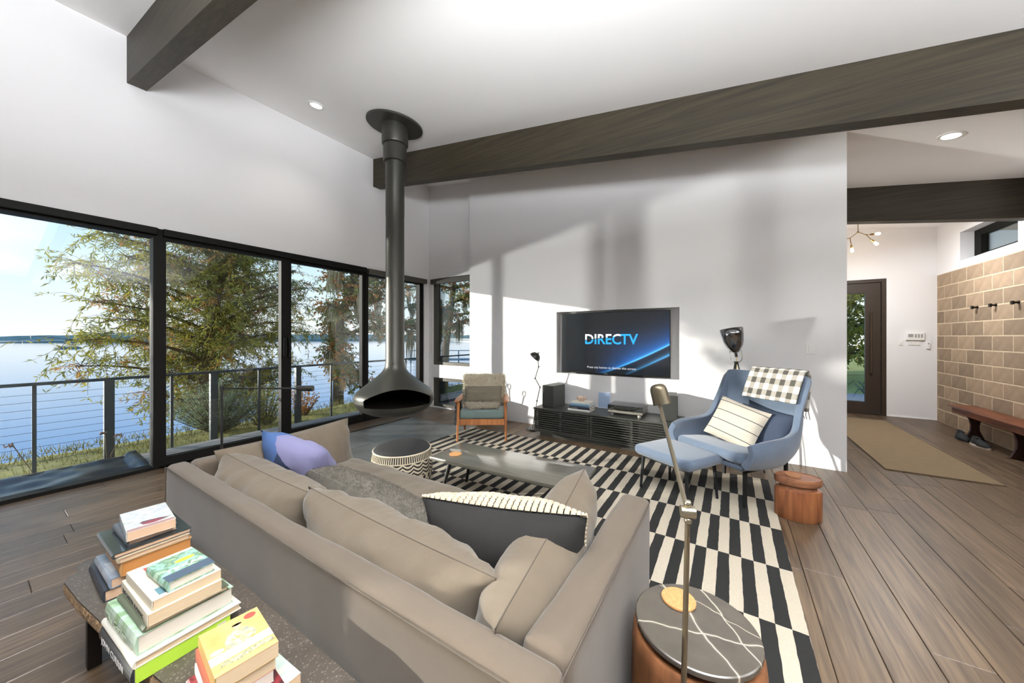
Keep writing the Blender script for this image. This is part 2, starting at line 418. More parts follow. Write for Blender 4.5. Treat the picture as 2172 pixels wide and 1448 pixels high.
BLIND = mat('blind_cassette', '47433c', 0.5, 0.1)
b = MB(); b.rbox(-5.17, -5.09, 3.62, 4.93, 2.455, 2.545, .012, 2); b.build('blind_cassette', BLIND, w2, world=True)
b = MB(); b.rbox(-5.13, -5.09, 1.14, 3.58, 2.475, 2.55, .008, 2); b.build('blind_cassette', mat('black_cassette', '0d0c0a', 0.6, spec=.15), d1, world=True)
b = MB(); b.rbox(-5.13, -5.09, -0.34, 1.10, 2.475, 2.55, .008, 2); b.build('blind_cassette', mat('black_cassette', '0d0c0a', 0.6, spec=.15), w1, world=True)
def back_unit(name, x0, x1, z0, z1, blind):
    e = thing(name, None, None, (x0, 5.12, z0), kind='structure')
    FR = mat('bronze_window_metal', '413c35', 0.45, 0.2)
    b = MB(); s = 0.085
    b.box(x0, x0 + s, 5.06, 5.16, z0, z1); b.box(x1 - s, x1, 5.06, 5.16, z0, z1); b.box(x0 + s, x1 - s, 5.06, 5.16, z0, z0 + .055); b.box(x0 + s, x1 - s, 5.06, 5.16, z1 - .07, z1)
    b.build('frame', FR, e, world=True)
    MB().box(x0 + s - .004, x1 - s + .004, 5.105, 5.115, z0 + .05, z1 - .065).build('pane', GLASS, e, world=True)
    if blind: MB().rbox(x0 - 0.03, x1, 4.99, 5.07, z1 - .11, z1 - 0.01, .012, 2).build('blind_cassette', BLIND, e, world=True)
back_unit('window_3', -5.05, -3.75, 0.85, 2.56, True); back_unit('window_4', -5.05, -3.75, 0.02, 0.60, False)
# clerestory over the block wall
e = thing('window_6', None, None, (3.1, 7.4, 2.55), kind='structure')
b = MB(); frame_y(b, 6.80, 8.05, 2.55, 2.98, .1, .16, .07, .09, 3.08, 3.16); b.build('frame', BLACKF, e, world=True)
MB().box(3.115, 3.125, 6.9, 7.9, 2.61, 2.90).build('pane', GLASS, e, world=True)
# glazed entrance door
e = thing('door_3', None, None, (1.86, 8.8, 0), kind='structure')
DB = mat('dark_bronze_door', '3a2f26', 0.45, 0.15, noise_amt=0.1, noise_scale=30)
b = MB(); b.box(1.372, 1.43, 8.75, 8.87, 0, 2.44); b.box(2.285, 2.343, 8.75, 8.87, 0, 2.44); b.box(1.43, 2.285, 8.75, 8.87, 2.385, 2.44); b.box(1.372, 2.343, 8.76, 8.9, 0, .02)
b.build('frame', DB, e, world=True)
b = MB(); b.box(1.435, 1.60, 8.775, 8.83, .02, 2.38); b.box(2.08, 2.28, 8.775, 8.83, .02, 2.38); b.box(1.60, 2.08, 8.775, 8.83, .02, .22); b.box(1.60, 2.08, 8.775, 8.83, 2.20, 2.38)
b.build('leaf', DB, e, world=True)
MB().box(1.596, 2.084, 8.798, 8.806, .215, 2.205).build('pane', GLASS, e, world=True)
b = MB(); b.cyl((2.15, 8.735, .75), (2.15, 8.735, 1.85), .014); b.cyl((2.15, 8.735, .85), (2.15, 8.78, .85), .010); b.cyl((2.15, 8.735, 1.75), (2.15, 8.78, 1.75), .010)
b.build('handle', mat('bronze_bar', '55483a', 0.35, 0.7), e, smooth=True, world=True)
# low skirting
struct(MB().box(2.345, XB, YD - 0.012, YD, 0, 0.012).build('baseboard_entrance', TRIMW))

# ------------------------------------------------------------------ recessed lamps
LENS = mat('lamp_lens', 'ffffff', 0.4, emit='fff6e6', emit_s=9.0)
def can(name, x, y, label):
    t = thing(name, label, 'ceiling light', (x, y, zc(x)), group='recessed ceiling lamps')
    a = math.atan(0.146); M = Matrix.Rotation(a, 4, 'Y')
    MB().lathe([(0.094, 0.004), (0.092, -0.008), (0.068, -0.010), (0.063, -0.003)], 32, M).build('trim_ring', TRIMW, t, smooth=True)
    MB().lathe([(0.0005, -0.004), (0.064, -0.004)], 32, M).build('lens', LENS, t)
    l = bpy.data.lights.new('lamp_glow', 'SPOT'); l.energy = 16; l.spot_size = math.radians(120); l.spot_blend = 0.8; l.shadow_soft_size = 0.06; l.color = (1, .95, .88)
    o = bpy.data.objects.new('lamp_glow', l); COL.objects.link(o); o.parent = t; o.location = (0, 0, -0.03)
    return t
can('recessed_light', -4.42, 2.38, 'round recessed lamp in the sloping ceiling, left of the flue plate')
can('recessed_light', 1.86, 5.25, 'round recessed lamp in the ceiling over the entrance hall')
for (x, y) in ((-2.4, 2.4), (0.6, 2.4), (-4.4, -0.5), (-2.0, -0.6), (0.8, -0.6), (3.4, 0.8), (3.4, 3.2), (-3.2, -3.4), (0.6, -3.4), (3.4, -3.2)):
    if zc(x) < 0: continue
# ------------------------------------------------------------------ hanging fireplace
t = thing('hanging_fireplace', 'dark metal suspended fireplace with open hood over the slate hearth', 'fireplace', (-3.78, 3.075, 0))
FM = mat('fireplace_metal', '45443e', 0.42, 0.55, noise_amt=0.05, noise_scale=5)
zt = zc(-3.78)
# hood: surface of revolution with a smiling opening cut towards the room
def hood_r(z):
    z = hz_inv(z); r_ = _hood(z); return r_ * .968 if z < .85 else r_ * (.968 + .032 * min(1, (z - .85) / .16))
def hz(z): return z + .03 if z <= .665 else z + .03 * max(0.0, (.90 - z) / .235)
def hz_inv(z): return z - .03 if z <= .695 else (z if z >= .90 else (z - .03 * .90 / .235) / (1 - .03 / .235))
def _hood(z):
    pr = [(0.335, 0.0), (0.345, 0.18), (0.375, 0.33), (0.43, 0.455), (0.485, 0.50), (0.535, 0.522), (0.60, 0.525), (0.635, 0.512), (0.665, 0.485), (0.76, 0.372), (0.85, 0.268), (0.93, 0.180), (0.975, 0.145), (1.01, 0.128), (1.06, 0.123)]
    for (z0, r0), (z1, r1) in zip(pr, pr[1:]):
        if z <= z1: return r0 + (r1 - r0) * (z - z0) / (z1 - z0)
    return pr[-1][1]
face = math.atan2(-3.075, 3.78) + math.radians(7)      # opening faces the sofa
zs = [0.335, 0.338, 0.345, 0.36, 0.375, 0.40, 0.43, 0.455, 0.485, 0.51, 0.535, 0.56, 0.58, 0.60, 0.618, 0.635, 0.65, 0.665, 0.69, 0.72, 0.76, 0.80, 0.85, 0.89, 0.93, 0.955, 0.975, 0.99, 1.01, 1.06]
zs = [hz(z) for z in zs]
HW = math.radians(53)
def op_hi(a):
    k = min(1, abs(a) / HW); return 0.752 - 0.125 * k ** 2.2
LO, KT = 9, 15
def hood_surface(inner):
    b = MB(); n = 144; off = -0.012 if inner else 0; m = len(zs); flat = []; fs = []
    for i in range(n):
        a = -PI + 2 * PI * i / n; hi = op_hi(a)
        for k in range(m):
            z = zs[k]
            if k > LO:
                if k <= KT: z = zs[LO] + (hi - zs[LO]) * (k - LO) / (KT - LO)
                elif k < 21: z = hi + (zs[21] - hi) * (k - KT) / (21 - KT)
            r = max(.001, hood_r(z) + off); flat.append(Vector((r * math.cos(face + a), r * math.sin(face + a), z)))
    for i in range(n):
        j = (i + 1) % n; a = -PI + 2 * PI * (i + .5) / n
        for k in range(m - 1):
            if abs(a) < HW and LO <= k < KT: continue
            fs.append((i * m + k, j * m + k, j * m + k + 1, i * m + k + 1))
    return b.add(flat, fs)
hood_surface(False).build('hood', FM, t, smooth='all', fix=True)
INN = mat('soot_black', '14120f', 0.9)
hi_ = hood_surface(True); hi_.build('hood_lining', INN, t, smooth='all')
MB().lathe([(0.001, 0.402), (0.29, 0.405), (0.40, 0.49)], 48).build('fire_bowl', mat('ash_iron', '221e1a', 0.9, noise_amt=.3, noise_scale=12), t, smooth='all')
MB().lathe([(0.123, 1.06), (0.1205, 1.065), (0.1205, 2.05), (0.1185, 2.052), (0.1185, 3.0), (0.1205, 3.003), (0.1205, zt - 0.05)], 40).build('flue_pipe', FM, t, smooth=True)
MB().lathe([(0.119, zt - 0.52), (0.150, zt - 0.515), (0.150, zt - 0.30), (0.14, zt - 0.29), (0.16, zt - 0.285), (0.168, zt - 0.27), (0.168, zt - 0.02)], 40).build('flue_collar', FM, t, smooth=True)
Mx = T(0, 0, zt) @ Matrix.Rotation(math.atan(0.146), 4, 'Y')
MB().lathe([(0.16, -0.028), (0.355, -0.028), (0.36, -0.022), (0.36, -0.003)], 48, Mx).build('ceiling_plate', FM, t, smooth=True)

# log and tool bin behind the hood
t = thing('fire_tool_bin', 'dark bin of fire tools on the floor behind the teak armchair', 'tool bin', (-3.45, 4.62, 0.0))
MB().lathe([(0.0, 0.006), (0.14, 0.006), (0.17, 0.36), (0.175, 0.37), (0.16, 0.36), (0.14, 0.02), (0.0, 0.02)], 24).build('bin', DKMETAL, t, smooth=True)
for k, (dx, dy, hz) in enumerate(((-0.05, 0.03, .62), (0.04, 0.06, .57), (0.06, -0.05, .52))):
    b = MB(); b.cyl((dx * .6, dy * .6, .03), (dx * 1.6, dy * 1.6, hz), .007, 8)
    p = Vector((dx * 1.6, dy * 1.6, hz)); b.tube([p + Vector((.03 * math.cos(a), 0, .045 + .045 * math.sin(a))) for a in [2 * PI * i / 14 for i in range(14)]], .006, 6, True)
    b.build('fire_tool', DKMETAL, t, smooth=True)

# ------------------------------------------------------------------ striped rug
RX0, RX1, RY0, RY1 = -3.375, 0.312, 1.585, 4.185
RUG = mat('striped_wool', 'd9cfbf', 0.95); n, L, b_ = nodes_of(RUG)
tc = n.new('ShaderNodeTexCoord'); sp = n.new('ShaderNodeSeparateXYZ')
nz = n.new('ShaderNodeTexNoise'); nz.inputs['Scale'].default_value = 9; vm = n.new('ShaderNodeVectorMath'); vm.operation = 'SCALE'; vm.inputs['Scale'].default_value = 0.010
s2 = n.new('ShaderNodeVectorMath'); s2.operation = 'SUBTRACT'; s2.inputs[1].default_value = (.5, .5, .5); ad = n.new('ShaderNodeVectorMath'); ad.operation = 'ADD'
L.new(tc.outputs['Object'], nz.inputs[0]); L.new(nz.outputs['Color'], s2.inputs[0]); L.new(s2.outputs[0], vm.inputs[0]); L.new(vm.outputs[0], ad.inputs[0]); L.new(tc.outputs['Object'], ad.inputs[1]); L.new(ad.outputs[0], sp.inputs[0])
SW = (RX1 - RX0) / 58.0
ix = mathn(n, L, 'FLOOR', mathn(n, L, 'DIVIDE', sp.outputs[0], SW)); iy = mathn(n, L, 'FLOOR', mathn(n, L, 'DIVIDE', sp.outputs[1], 0.52))
par = mathn(n, L, 'MODULO', mathn(n, L, 'ADD', mathn(n, L, 'ADD', ix, iy), 1000.0), 2.0)
mx = n.new('ShaderNodeMix'); mx.data_type = 'RGBA'; mx.inputs[6].default_value = lin('b8ad9b'); mx.inputs[7].default_value = lin('191817')
L.new(mathn(n, L, 'GREATER_THAN', par, 0.5), mx.inputs[0]); 
n3 = n.new('ShaderNodeTexNoise'); n3.inputs['Scale'].default_value = 160; mr = n.new('ShaderNodeMapRange'); mr.inputs['To Min'].default_value = .8; mr.inputs['To Max'].default_value = 1.15; L.new(tc.outputs['Object'], n3.inputs[0]); L.new(n3.outputs[0], mr.inputs[0])
v3 = n.new('ShaderNodeVectorMath'); v3.operation = 'SCALE'; L.new(mx.outputs[2], v3.inputs[0]); L.new(mr.outputs[0], v3.inputs['Scale']); L.new(v3.outputs[0], b_.inputs['Base Color'])
bp = n.new('ShaderNodeBump'); bp.inputs['Strength'].default_value = .25; bp.inputs['Distance'].default_value = .004; L.new(n3.outputs[0], bp.inputs['Height']); L.new(bp.outputs[0], b_.inputs['Normal'])
b = MB(); W, H = RX1 - RX0, RY1 - RY0
b.grid(lambda u, v: Vector((u * W, v * H, 0.0085 + 0.0012 * noise.noise(Vector((u * 9, v * 7, 0))))), 58, 40)
b.box(0, W, 0, H, 0.0025, 0.006)
o = b.build('striped_rug', RUG, None, fix=False); o.location = (RX0, RY0, 0); tag(o, 'flat-woven rug of staggered black and cream stripes under the coffee table', 'rug')

# ------------------------------------------------------------------ sofa
LINEN = mat('taupe_linen', '51463a', 0.92, noise_amt=0.06, noise_scale=7, bump=0.10, bump_scale=520, sheen=0.15)
LINEN2 = mat('taupe_linen_cushion', '574c3e', 0.92, noise_amt=0.07, noise_scale=6, bump=0.45, bump_scale=7, stretch=(2.4, .8, 1), sheen=0.15)
SEAM = mat('seam_taupe', '4a4239', 0.95)  # piping, its own darker taupe
sofa = thing('sofa', 'taupe linen slipcovered sofa with low arms, seen from behind', 'sofa', (-1.535, 1.16, 0))
def softbox(name, x0, x1, y0, y1, z0, z1, r, m=LINEN, sag=0.006, seed=0, wr=.004):
    b = MB(); b.rbox(x0, x1, y0, y1, z0, z1, r, 4)
    bm_ = bmesh.new(); me = b.mesh('tmp', m); bm_.from_mesh(me); bpy.data.meshes.remove(me)
    for ax, lo, hi in ((0, x0, x1), (1, y0, y1), (2, z0, z1)):
        k = int((hi - lo) / 0.06)
        for i in range(1, k):
            p = [0, 0, 0]; p[ax] = lo + (hi - lo) * i / k; nn = [0, 0, 0]; nn[ax] = 1
            bmesh.ops.bisect_plane(bm_, geom=bm_.verts[:] + bm_.edges[:] + bm_.faces[:], plane_co=p, plane_no=nn)
    bm_.normal_update()
    for v in bm_.verts:
        q = Vector((v.co.x * 2.1 + seed, v.co.y * 2.1, v.co.z * 1.2)); 
        hang = Vector((v.co.x * 9 + seed, v.co.y * 9, v.co.z * 1.1))
        v.co += v.normal * (sag * noise.noise(q) + wr * noise.noise(hang))
    bb = MB(); bb.bm(bm_); return bb.build(name, m, sofa, smooth='all', world=True)
softbox('back', -2.76, -0.31, 0.625, 0.725, 0.045, 0.665, 0.028, seed=1)
softbox('arm', -2.76, -2.635, 0.728, 1.68, 0.045, 0.665, 0.03, seed=2)
softbox('arm', -0.435, -0.31, 0.728, 1.68, 0.045, 0.665, 0.03, seed=3)
softbox('base', -2.634, -0.436, 0.728, 1.60, 0.045, 0.27, 0.02, seed=4)
for x in (-2.70, -0.38):
    for y in (0.70, 1.60): MB().cone((x, y, 0.0095 if y > 1.59 else 0.0), (x, y, 0.05), .018, .026, 12).build('leg', mat('dark_leg', '1c1713', .5), sofa, smooth=True, world=True)
b = MB()
b.tube([(-2.745, .622, .654), (-2.0, .621, .655), (-1.2, .620, .654), (-.33, .622, .654)], .0022, 6); b.tube([(-2.745, .622, .654), (-2.755, .623, .05)], .003, 6); b.tube([(-.325, .622, .654), (-.315, .623, .05)], .003, 6)
b.tube([(-.309, .64, .654), (-.308, 1.66, .654)], .0022, 6);
b.build('piping', SEAM, sofa, smooth=True, world=True)
# one long seat cushion
b = pillow_mb(2.19, .92, .30, None, 44, .010, 5, .01, 9)
sm = b.build('seat_cushion', LINEN2, sofa, smooth='all'); sm.matrix_basis = T(0, 1.205 - 1.16, 0.36)
def cushion(name, label, w, h, th, M, m, seed, group=None, ears=.06, n=22, wr=.012, cat='cushion', p=2.6):
    o = pillow_mb(w, h, th, None, n, wr, seed, ears, p).build(name, m, None, smooth='all'); o.matrix_basis = M; o.matrix_world = M
    if m is LINEN2:
        def pe(a, c): return Vector((a * w / 2 * (1 - ears * (1 - c * c) * abs(a) ** 3), c * h / 2 * (1 - ears * (1 - a * a) * abs(c) ** 3), 0))
        ring = [pe(-1 + 2 * i / 24, -1) for i in range(24)] + [pe(1, -1 + 2 * i / 12) for i in range(12)] + [pe(1 - 2 * i / 24, 1) for i in range(24)] + [pe(-1, 1 - 2 * i / 12) for i in range(12)]
        MB().tube(ring, .0019, 6, True).build('piping', SEAM, o, smooth=True)
    loc, rot, s_ = M.decompose(); o.location = loc; o.rotation_mode = 'QUATERNION'; o.rotation_quaternion = rot
    return tag(o, label, cat, group)
# lean: x along the width, y up, z out of the face
def lean(c, xdir, up, ): 
    x = Vector(xdir).normalized(); y = (Vector(up) - x * Vector(up).dot(x)).normalized(); return basis(c, x, y, x.cross(y))
cushion('back_cushion', 'taupe sofa back cushion nearer the lake window', .93, .34, .27, lean((-2.05, .86, .545), (1, 0.02, -.03), (0, -.20, 1)), LINEN2, 11, 'sofa back cushions', p=4.0, n=34, wr=.023)
cushion('back_cushion', 'taupe sofa back cushion touching the black pillow, partly sunlit', 1.02, .35, .27, lean((-1.09, .86, .545), (1, .0, -.03), (0, -.20, 1)), LINEN2, 12, 'sofa back cushions', p=4.0, n=34, wr=.023)
cushion('back_cushion', 'taupe cushion leaning inside the sofa arm beside the marble table', .86, .40, .25, lean((-.575, 1.14, .545), (-.10, 1, .12), (.22, 0, 1)), LINEN2, 13, 'sofa back cushions', p=4.0, n=26)
cushion('back_cushion', 'taupe cushion standing on the sofa arm end towards the fireplace', .84, .41, .27, lean((-2.49, 1.20, .555), (.02, -1, -.03), (-.18, 0, 1)), LINEN2, 14, 'sofa back cushions', p=3.2, n=28, wr=.018)
# blue and lilac cushion: two cloths meeting on a diagonal
BL = mat('blue_lilac_cloth', 'a9a6c0', .9, bump=.15, bump_scale=250); n, L, b_ = nodes_of(BL)
tc = n.new('ShaderNodeTexCoord'); sp = n.new('ShaderNodeSeparateXYZ'); L.new(tc.outputs['Object'], sp.inputs[0])
dd = mathn(n, L, 'SUBTRACT', sp.outputs[1], mathn(n, L, 'MULTIPLY', mathn(n, L, 'ABSOLUTE', sp.outputs[0]), 0.5))
e1 = mathn(n, L, 'LESS_THAN', mathn(n, L, 'ADD', sp.outputs[1], mathn(n, L, 'MULTIPLY', sp.outputs[0], 0.58)), 0.13)
e2 = mathn(n, L, 'GREATER_THAN', mathn(n, L, 'ADD', sp.outputs[0], mathn(n, L, 'MULTIPLY', sp.outputs[1], -0.25)), -0.09)
m1 = n.new('ShaderNodeMix'); m1.data_type = 'RGBA'; m1.inputs[6].default_value = lin('6f6d8c'); m1.inputs[7].default_value = lin('3b5684'); L.new(e1, m1.inputs[0])
m2 = n.new('ShaderNodeMix'); m2.data_type = 'RGBA'; m2.inputs[7].default_value = lin('1f2c48'); L.new(m1.outputs[2], m2.inputs[6]); L.new(mathn(n, L, 'MULTIPLY', e2, e1), m2.inputs[0]); L.new(m2.outputs[2], b_.inputs['Base Color'])
o = cushion('throw_pillow', 'blue and lilac two-tone pillow on the sofa, lake window end', .52, .42, .21, lean((-2.20, 1.10, .615), (.93, .22, -.14), (-.16, -.50, 1)), BL, 21, None, .05)
b = MB(); b.rbox(-.012, .012, -.02, .02, -.002, .002, .001, 1); tg = b.build('fabric_tag', mat('black_cloth', '161616', .9), o); tg.matrix_basis = T(.02, .03, -.108)
# black pillow with a knotted cream front
o = cushion('throw_pillow', 'black pillow with knotted cream wool front in the sofa corner', .64, .42, .28, lean((-.735, 1.13, .585), (-.95, -.26, -.03), (.12, -.42, 1)), mat('charcoal_cotton', '1a1817', .93, noise_amt=.08, noise_scale=9, bump=.2, bump_scale=240), 22, None, .07, 24, .006)
kb = MB(); PM = pillow_mb(.64, .44, .27, None, 24, .006, 22, .07); half = 25 * 25
nx, ny = 30, 24
def face_pt(u, v):
    fu, fv = u * 24, v * 24; i, j = min(23, int(fu)), min(23, int(fv)); a, c = fu - i, fv - j
    P = lambda i, j: PM.v[j * 25 + i]
    return (P(i, j) * (1 - a) + P(i + 1, j) * a) * (1 - c) + (P(i, j + 1) * (1 - a) + P(i + 1, j + 1) * a) * c
def arc(fn, n_):
    ps = [fn(i / 240) for i in range(241)]; ac = [0]
    for p0, p1 in zip(ps, ps[1:]): ac.append(ac[-1] + (p1 - p0).length)
    out = []; k = 0
    for i in range(n_ + 1):
        t_ = ac[-1] * i / n_
        while k < 239 and ac[k + 1] < t_: k += 1
        out.append((k + (t_ - ac[k]) / max(1e-9, ac[k + 1] - ac[k])) / 240)
    return out
us = arc(lambda f: face_pt(f, .5), nx); vs_ = arc(lambda f: face_pt(.5, f), ny)
for i in range(nx):
    for j in range(ny):
        u0, u1 = us[i] + .1 * (us[i + 1] - us[i]), us[i] + .9 * (us[i + 1] - us[i]); v0, v1 = vs_[j] + .1 * (vs_[j + 1] - vs_[j]), vs_[j] + .9 * (vs_[j + 1] - vs_[j])
        q = [face_pt(u0, v0), face_pt(u1, v0), face_pt(u1, v1), face_pt(u0, v1)]
        nn = (q[2] - q[0]).cross(q[3] - q[1])
        if nn.length < 1e-9: continue
        nn.normalize(); c = (q[0] + q[1] + q[2] + q[3]) / 4
        if nn.z < 0: nn = -nn
        up = [c + (p - c) * .72 + nn * .010 for p in q]
        kb.add(q + up, [(4, 5, 6, 7), (0, 1, 5, 4), (1, 2, 6, 5), (2, 3, 7, 6), (3, 0, 4, 7)])
kb.build('wool_knots', mat('cream_wool', 'b8aa93', .95, bump=.4, bump_scale=200), o, kind='stuff', smooth='all', label='cream wool knots')
# grey mohair bolster
GRW = mat('grey_mohair', '57524a', .95, noise_amt=.3, noise_scale=24)
GRD = mat('grey_mohair_dark', '57534b', .95, sheen=.4)
def fuzz(mb_src, nv, rnd, ln, wd, curl=0.0):
    """short fibres standing on a surface; returned as one mesh"""
    b = MB(); F = mb_src.f; V = mb_src.v
    ar = []
    for f in F:
        a = (V[f[1]] - V[f[0]]).cross(V[f[2]] - V[f[0]]).length; ar.append(a)
    for f in rnd.choices(F, ar, k=nv):
        a, c = rnd.random(), rnd.random()
        p = (V[f[0]] * (1 - a) + V[f[1]] * a) * (1 - c) + (V[f[3 % len(f)]] * (1 - a) + V[f[2]] * a) * c
        nn = (V[f[1]] - V[f[0]]).cross(V[f[2]] - V[f[0]])
        if nn.length < 1e-9: continue
        nn.normalize(); d = (nn + Vector((rnd.gauss(0, .5), rnd.gauss(0, .5), rnd.gauss(0, .5)))).normalized(); s = d.orthogonal().normalized(); s.rotate(Matrix.Rotation(rnd.random() * 6.28, 3, d))
        l = ln * (.6 + .8 * rnd.random()); k = s * wd
        if curl:
            e = d.cross(s); p1 = p + d * l * .45 + e * l * curl; p2 = p + d * l * .8 + e * l * curl * .2; p3 = p + d * l * .75 - e * l * curl * .7
            b.add([p - k, p + k, p1 - k, p1 + k, p2 - k * .8, p2 + k * .8, p3], [(0, 1, 3, 2), (2, 3, 5, 4), (4, 5, 6)])
        else:
            b.add([p - k, p + k, p + d * l], [(0, 1, 2)])
    return b
R5 = random.Random(5)
pm = pillow_mb(1.02, .36, .21, None, 22, .010, 31, .05)
o = pm.build('lumbar_pillow', GRW, None, smooth='all'); Mx = lean((-1.60, 1.19, .505), (-1, -.05, .09), (0, -.75, .66)); l_, r_, s_ = Mx.decompose(); o.location = l_; o.rotation_mode = 'QUATERNION'; o.rotation_quaternion = r_
tag(o, 'long fuzzy grey lumbar pillow lying along the sofa seat', 'cushion')
half_n = len(pm.f) // 2; pu = MB(); pu.v = pm.v; pu.f = pm.f[:half_n]
pf = fuzz(pu, 16000, R5, .014, .0009); pf2 = MB()
cen = Vector((0, 0, 0))
pf.build('mohair_pile', [GRW], o, kind='stuff', fix=False)

# ------------------------------------------------------------------ coffee table
t = thing('coffee_table', 'low black rectangular coffee table on splayed legs, on the striped rug', 'coffee table', (-1.56, 2.43, 0.0095))
CT = wood('black_stained_oak', '4b4840', '656156', .30, axis=0, scale=3, rnd=.02, bump=.02, streak=18, coat=.8)
Rz = Matrix.Rotation(math.radians(2.2), 4, 'Z')
b = MB(); b.rbox(-.665, .665, -.24, .24, .325, .352, .005, 2, Rz); b.build('tabletop', CT, t, smooth=True)
b = MB(); b.box(-.50, .50, -.16, -.135, .285, .326, Rz); b.box(-.50, .50, .135, .16, .285, .326, Rz); b.box(-.50, -.47, -.16, .16, .285, .326, Rz); b.box(.47, .50, -.16, .16, .285, .326, Rz); b.build('apron', CT, t)
for sx in (-1, 1):
    for sy in (-1, 1):
        a = Rz @ Vector((sx * .50, sy * .145, .325)); c = Rz @ Vector((sx * .585, sy * .185, 0.0)); MB().cone(a, c, .021, .013, 14).build('leg', mat('black_leg', '1b1a17', .5), t, smooth=True)
CORK = mat('cork', 'b08050', .9, noise_amt=.25, noise_scale=120, bump=.3, bump_scale=200)
def coaster(loc, label):
    o = MB().lathe([(0.0, 0.0), (.052, 0.0), (.054, .002), (.054, .007), (.052, .009), (0, .009)], 32).build('coaster', CORK, None, smooth=True); o.location = loc; return tag(o, label, 'coaster', 'round cork coasters')
coaster((-2.06, 2.33, .3617), 'round cork coaster on the black coffee table')

# ------------------------------------------------------------------ pouf
t = thing('pouf', 'round floor pouf with black top and black and cream patterned sides', 'pouf', (-2.66, 2.25, 0.0095))
PF = mat('pouf_pattern', 'd8cbb4', .95); n, L, b_ = nodes_of(PF)
tc = n.new('ShaderNodeTexCoord'); sp = n.new('ShaderNodeSeparateXYZ'); L.new(tc.outputs['Object'], sp.inputs[0])
an = mathn(n, L, 'ARCTAN2', sp.outputs[1], sp.outputs[0]); z = sp.outputs[2]
def band(lo, hi): return mathn(n, L, 'MULTIPLY', mathn(n, L, 'GREATER_THAN', z, lo), mathn(n, L, 'LESS_THAN', z, hi))
def wave(k, ph=0.0): return mathn(n, L, 'SINE', mathn(n, L, 'ADD', mathn(n, L, 'MULTIPLY', an, k), ph))
bars = mathn(n, L, 'MULTIPLY', band(.265, .325), mathn(n, L, 'GREATER_THAN', wave(84), -.1))
zig = mathn(n, L, 'GREATER_THAN', mathn(n, L, 'SINE', mathn(n, L, 'ADD', mathn(n, L, 'MULTIPLY', z, 190.0), mathn(n, L, 'MULTIPLY', mathn(n, L, 'ABSOLUTE', wave(9)), 5.0))), .05)
zig = mathn(n, L, 'MULTIPLY', zig, band(.13, .255))
dia = mathn(n, L, 'GREATER_THAN', mathn(n, L, 'MULTIPLY', wave(26), mathn(n, L, 'SINE', mathn(n, L, 'MULTIPLY', z, 75.0))), .12)
dia = mathn(n, L, 'MULTIPLY', dia, band(.0, .125))
al = mathn(n, L, 'MAXIMUM', mathn(n, L, 'MAXIMUM', bars, zig), dia)
mx = n.new('ShaderNodeMix'); mx.data_type = 'RGBA'; mx.inputs[6].default_value = lin('b8ab94'); mx.inputs[7].default_value = lin('1e1c1a'); L.new(al, mx.inputs[0]); L.new(mx.outputs[2], b_.inputs['Base Color'])
pr = [(0.0, 0.0), (.235, 0.002), (.265, .03), (.28, .10), (.283, .18), (.277, .26), (.262, .325)]
MB().lathe(pr, 64).build('side', PF, t, smooth='all')
MB().lathe([(.262, .325), (.257, .338), (.227, .358), (.17, .375), (.09, .383), (0.001, .385)], 64).build('top', mat('black_canvas', '1d1c1c', .85, bump=.2, bump_scale=160), t, smooth='all')
b = MB(); b.tube([(.263 * math.cos(a), .263 * math.sin(a), .326) for a in [2 * PI * i / 64 for i in range(64)]], .007, 8, True); b.build('piping', mat('cream_cord', 'd8cbb4', .9), t, smooth=True)

# ------------------------------------------------------------------ wooden armchair with sheepskin
t = thing('wooden_armchair', 'teak-framed armchair with teal seat cushion by the low window', 'armchair', (-2.98, 3.96, 0.0), math.radians(33))
TK = wood('teak', '8a5530', 'b5794a', .4, axis=2, scale=2.5, rnd=.05, bump=.05, streak=12)
TEAL = mat('teal_velvet', '5f6e6a', .85, noise_amt=.08, noise_scale=8, sheen=.3)
zr = {(-1, -1): .0095, (1, -1): .0095, (-1, 1): 0.0, (1, 1): 0.0}
for sx in (-1, 1):
    MB().cone((sx * .325, -.31, .0095), (sx * .315, -.28, .525), .014, .022, 14).build('leg', TK, t, smooth=True)
    b = MB(); b.tube([(sx * .30, .30, 0.0), (sx * .30, .25, .28), (sx * .29, .27, .47), (sx * .285, .35, .745)], [.014, .02, .02, .014], 12); b.build('leg', TK, t, smooth=True)
    b = MB()
    for k in range(14):
        pass
    def arm(u, v, sx=sx):
        y = -.36 + .66 * v; w = .030 + .018 * math.sin(PI * min(1, v * 1.3)); a = 2 * PI * u
        return Vector((sx * .325 + w * math.cos(a), y, .537 + .012 * math.sin(a) + .012 * (1 - v)))
    b.grid(arm, 14, 16, True); b.add([arm(i / 14, 0) for i in range(14)], [tuple(range(14))]); b.add([arm(i / 14, 1) for i in range(14)], [tuple(range(14))])
    b.build('armrest', TK, t, smooth=True)
    MB().box(sx * .31 - .012, sx * .31 + .012, -.28, .27, .24, .30).build('side_rail', TK, t)
MB().rbox(-.31, .31, -.30, -.275, .22, .30, .004, 1).build('front_rail', TK, t); MB().rbox(-.30, .30, .245, .268, .22, .28, .004, 1).build('rear_rail', TK, t)
for k in range(4):
    z = .45 + .085 * k; y = .275 + .08 * (z - .47) / .28
    MB().rbox(-.285, .285, y - .008, y + .008, z - .014, z + .014, .003, 1).build('back_slat', TK, t)
o = slab_mb(.59, .58, .125, .035).build('seat_cushion', TEAL, t, smooth='all'); o.matrix_basis = T(0, -.02, .345) @ Matrix.Rotation(math.radians(-4), 4, 'X')
o = slab_mb(.57, .42, .11, .035).build('back_cushion', TEAL, t, smooth='all'); o.matrix_basis = lean((0, .225, .585), (1, 0, 0), (0, .26, 1))
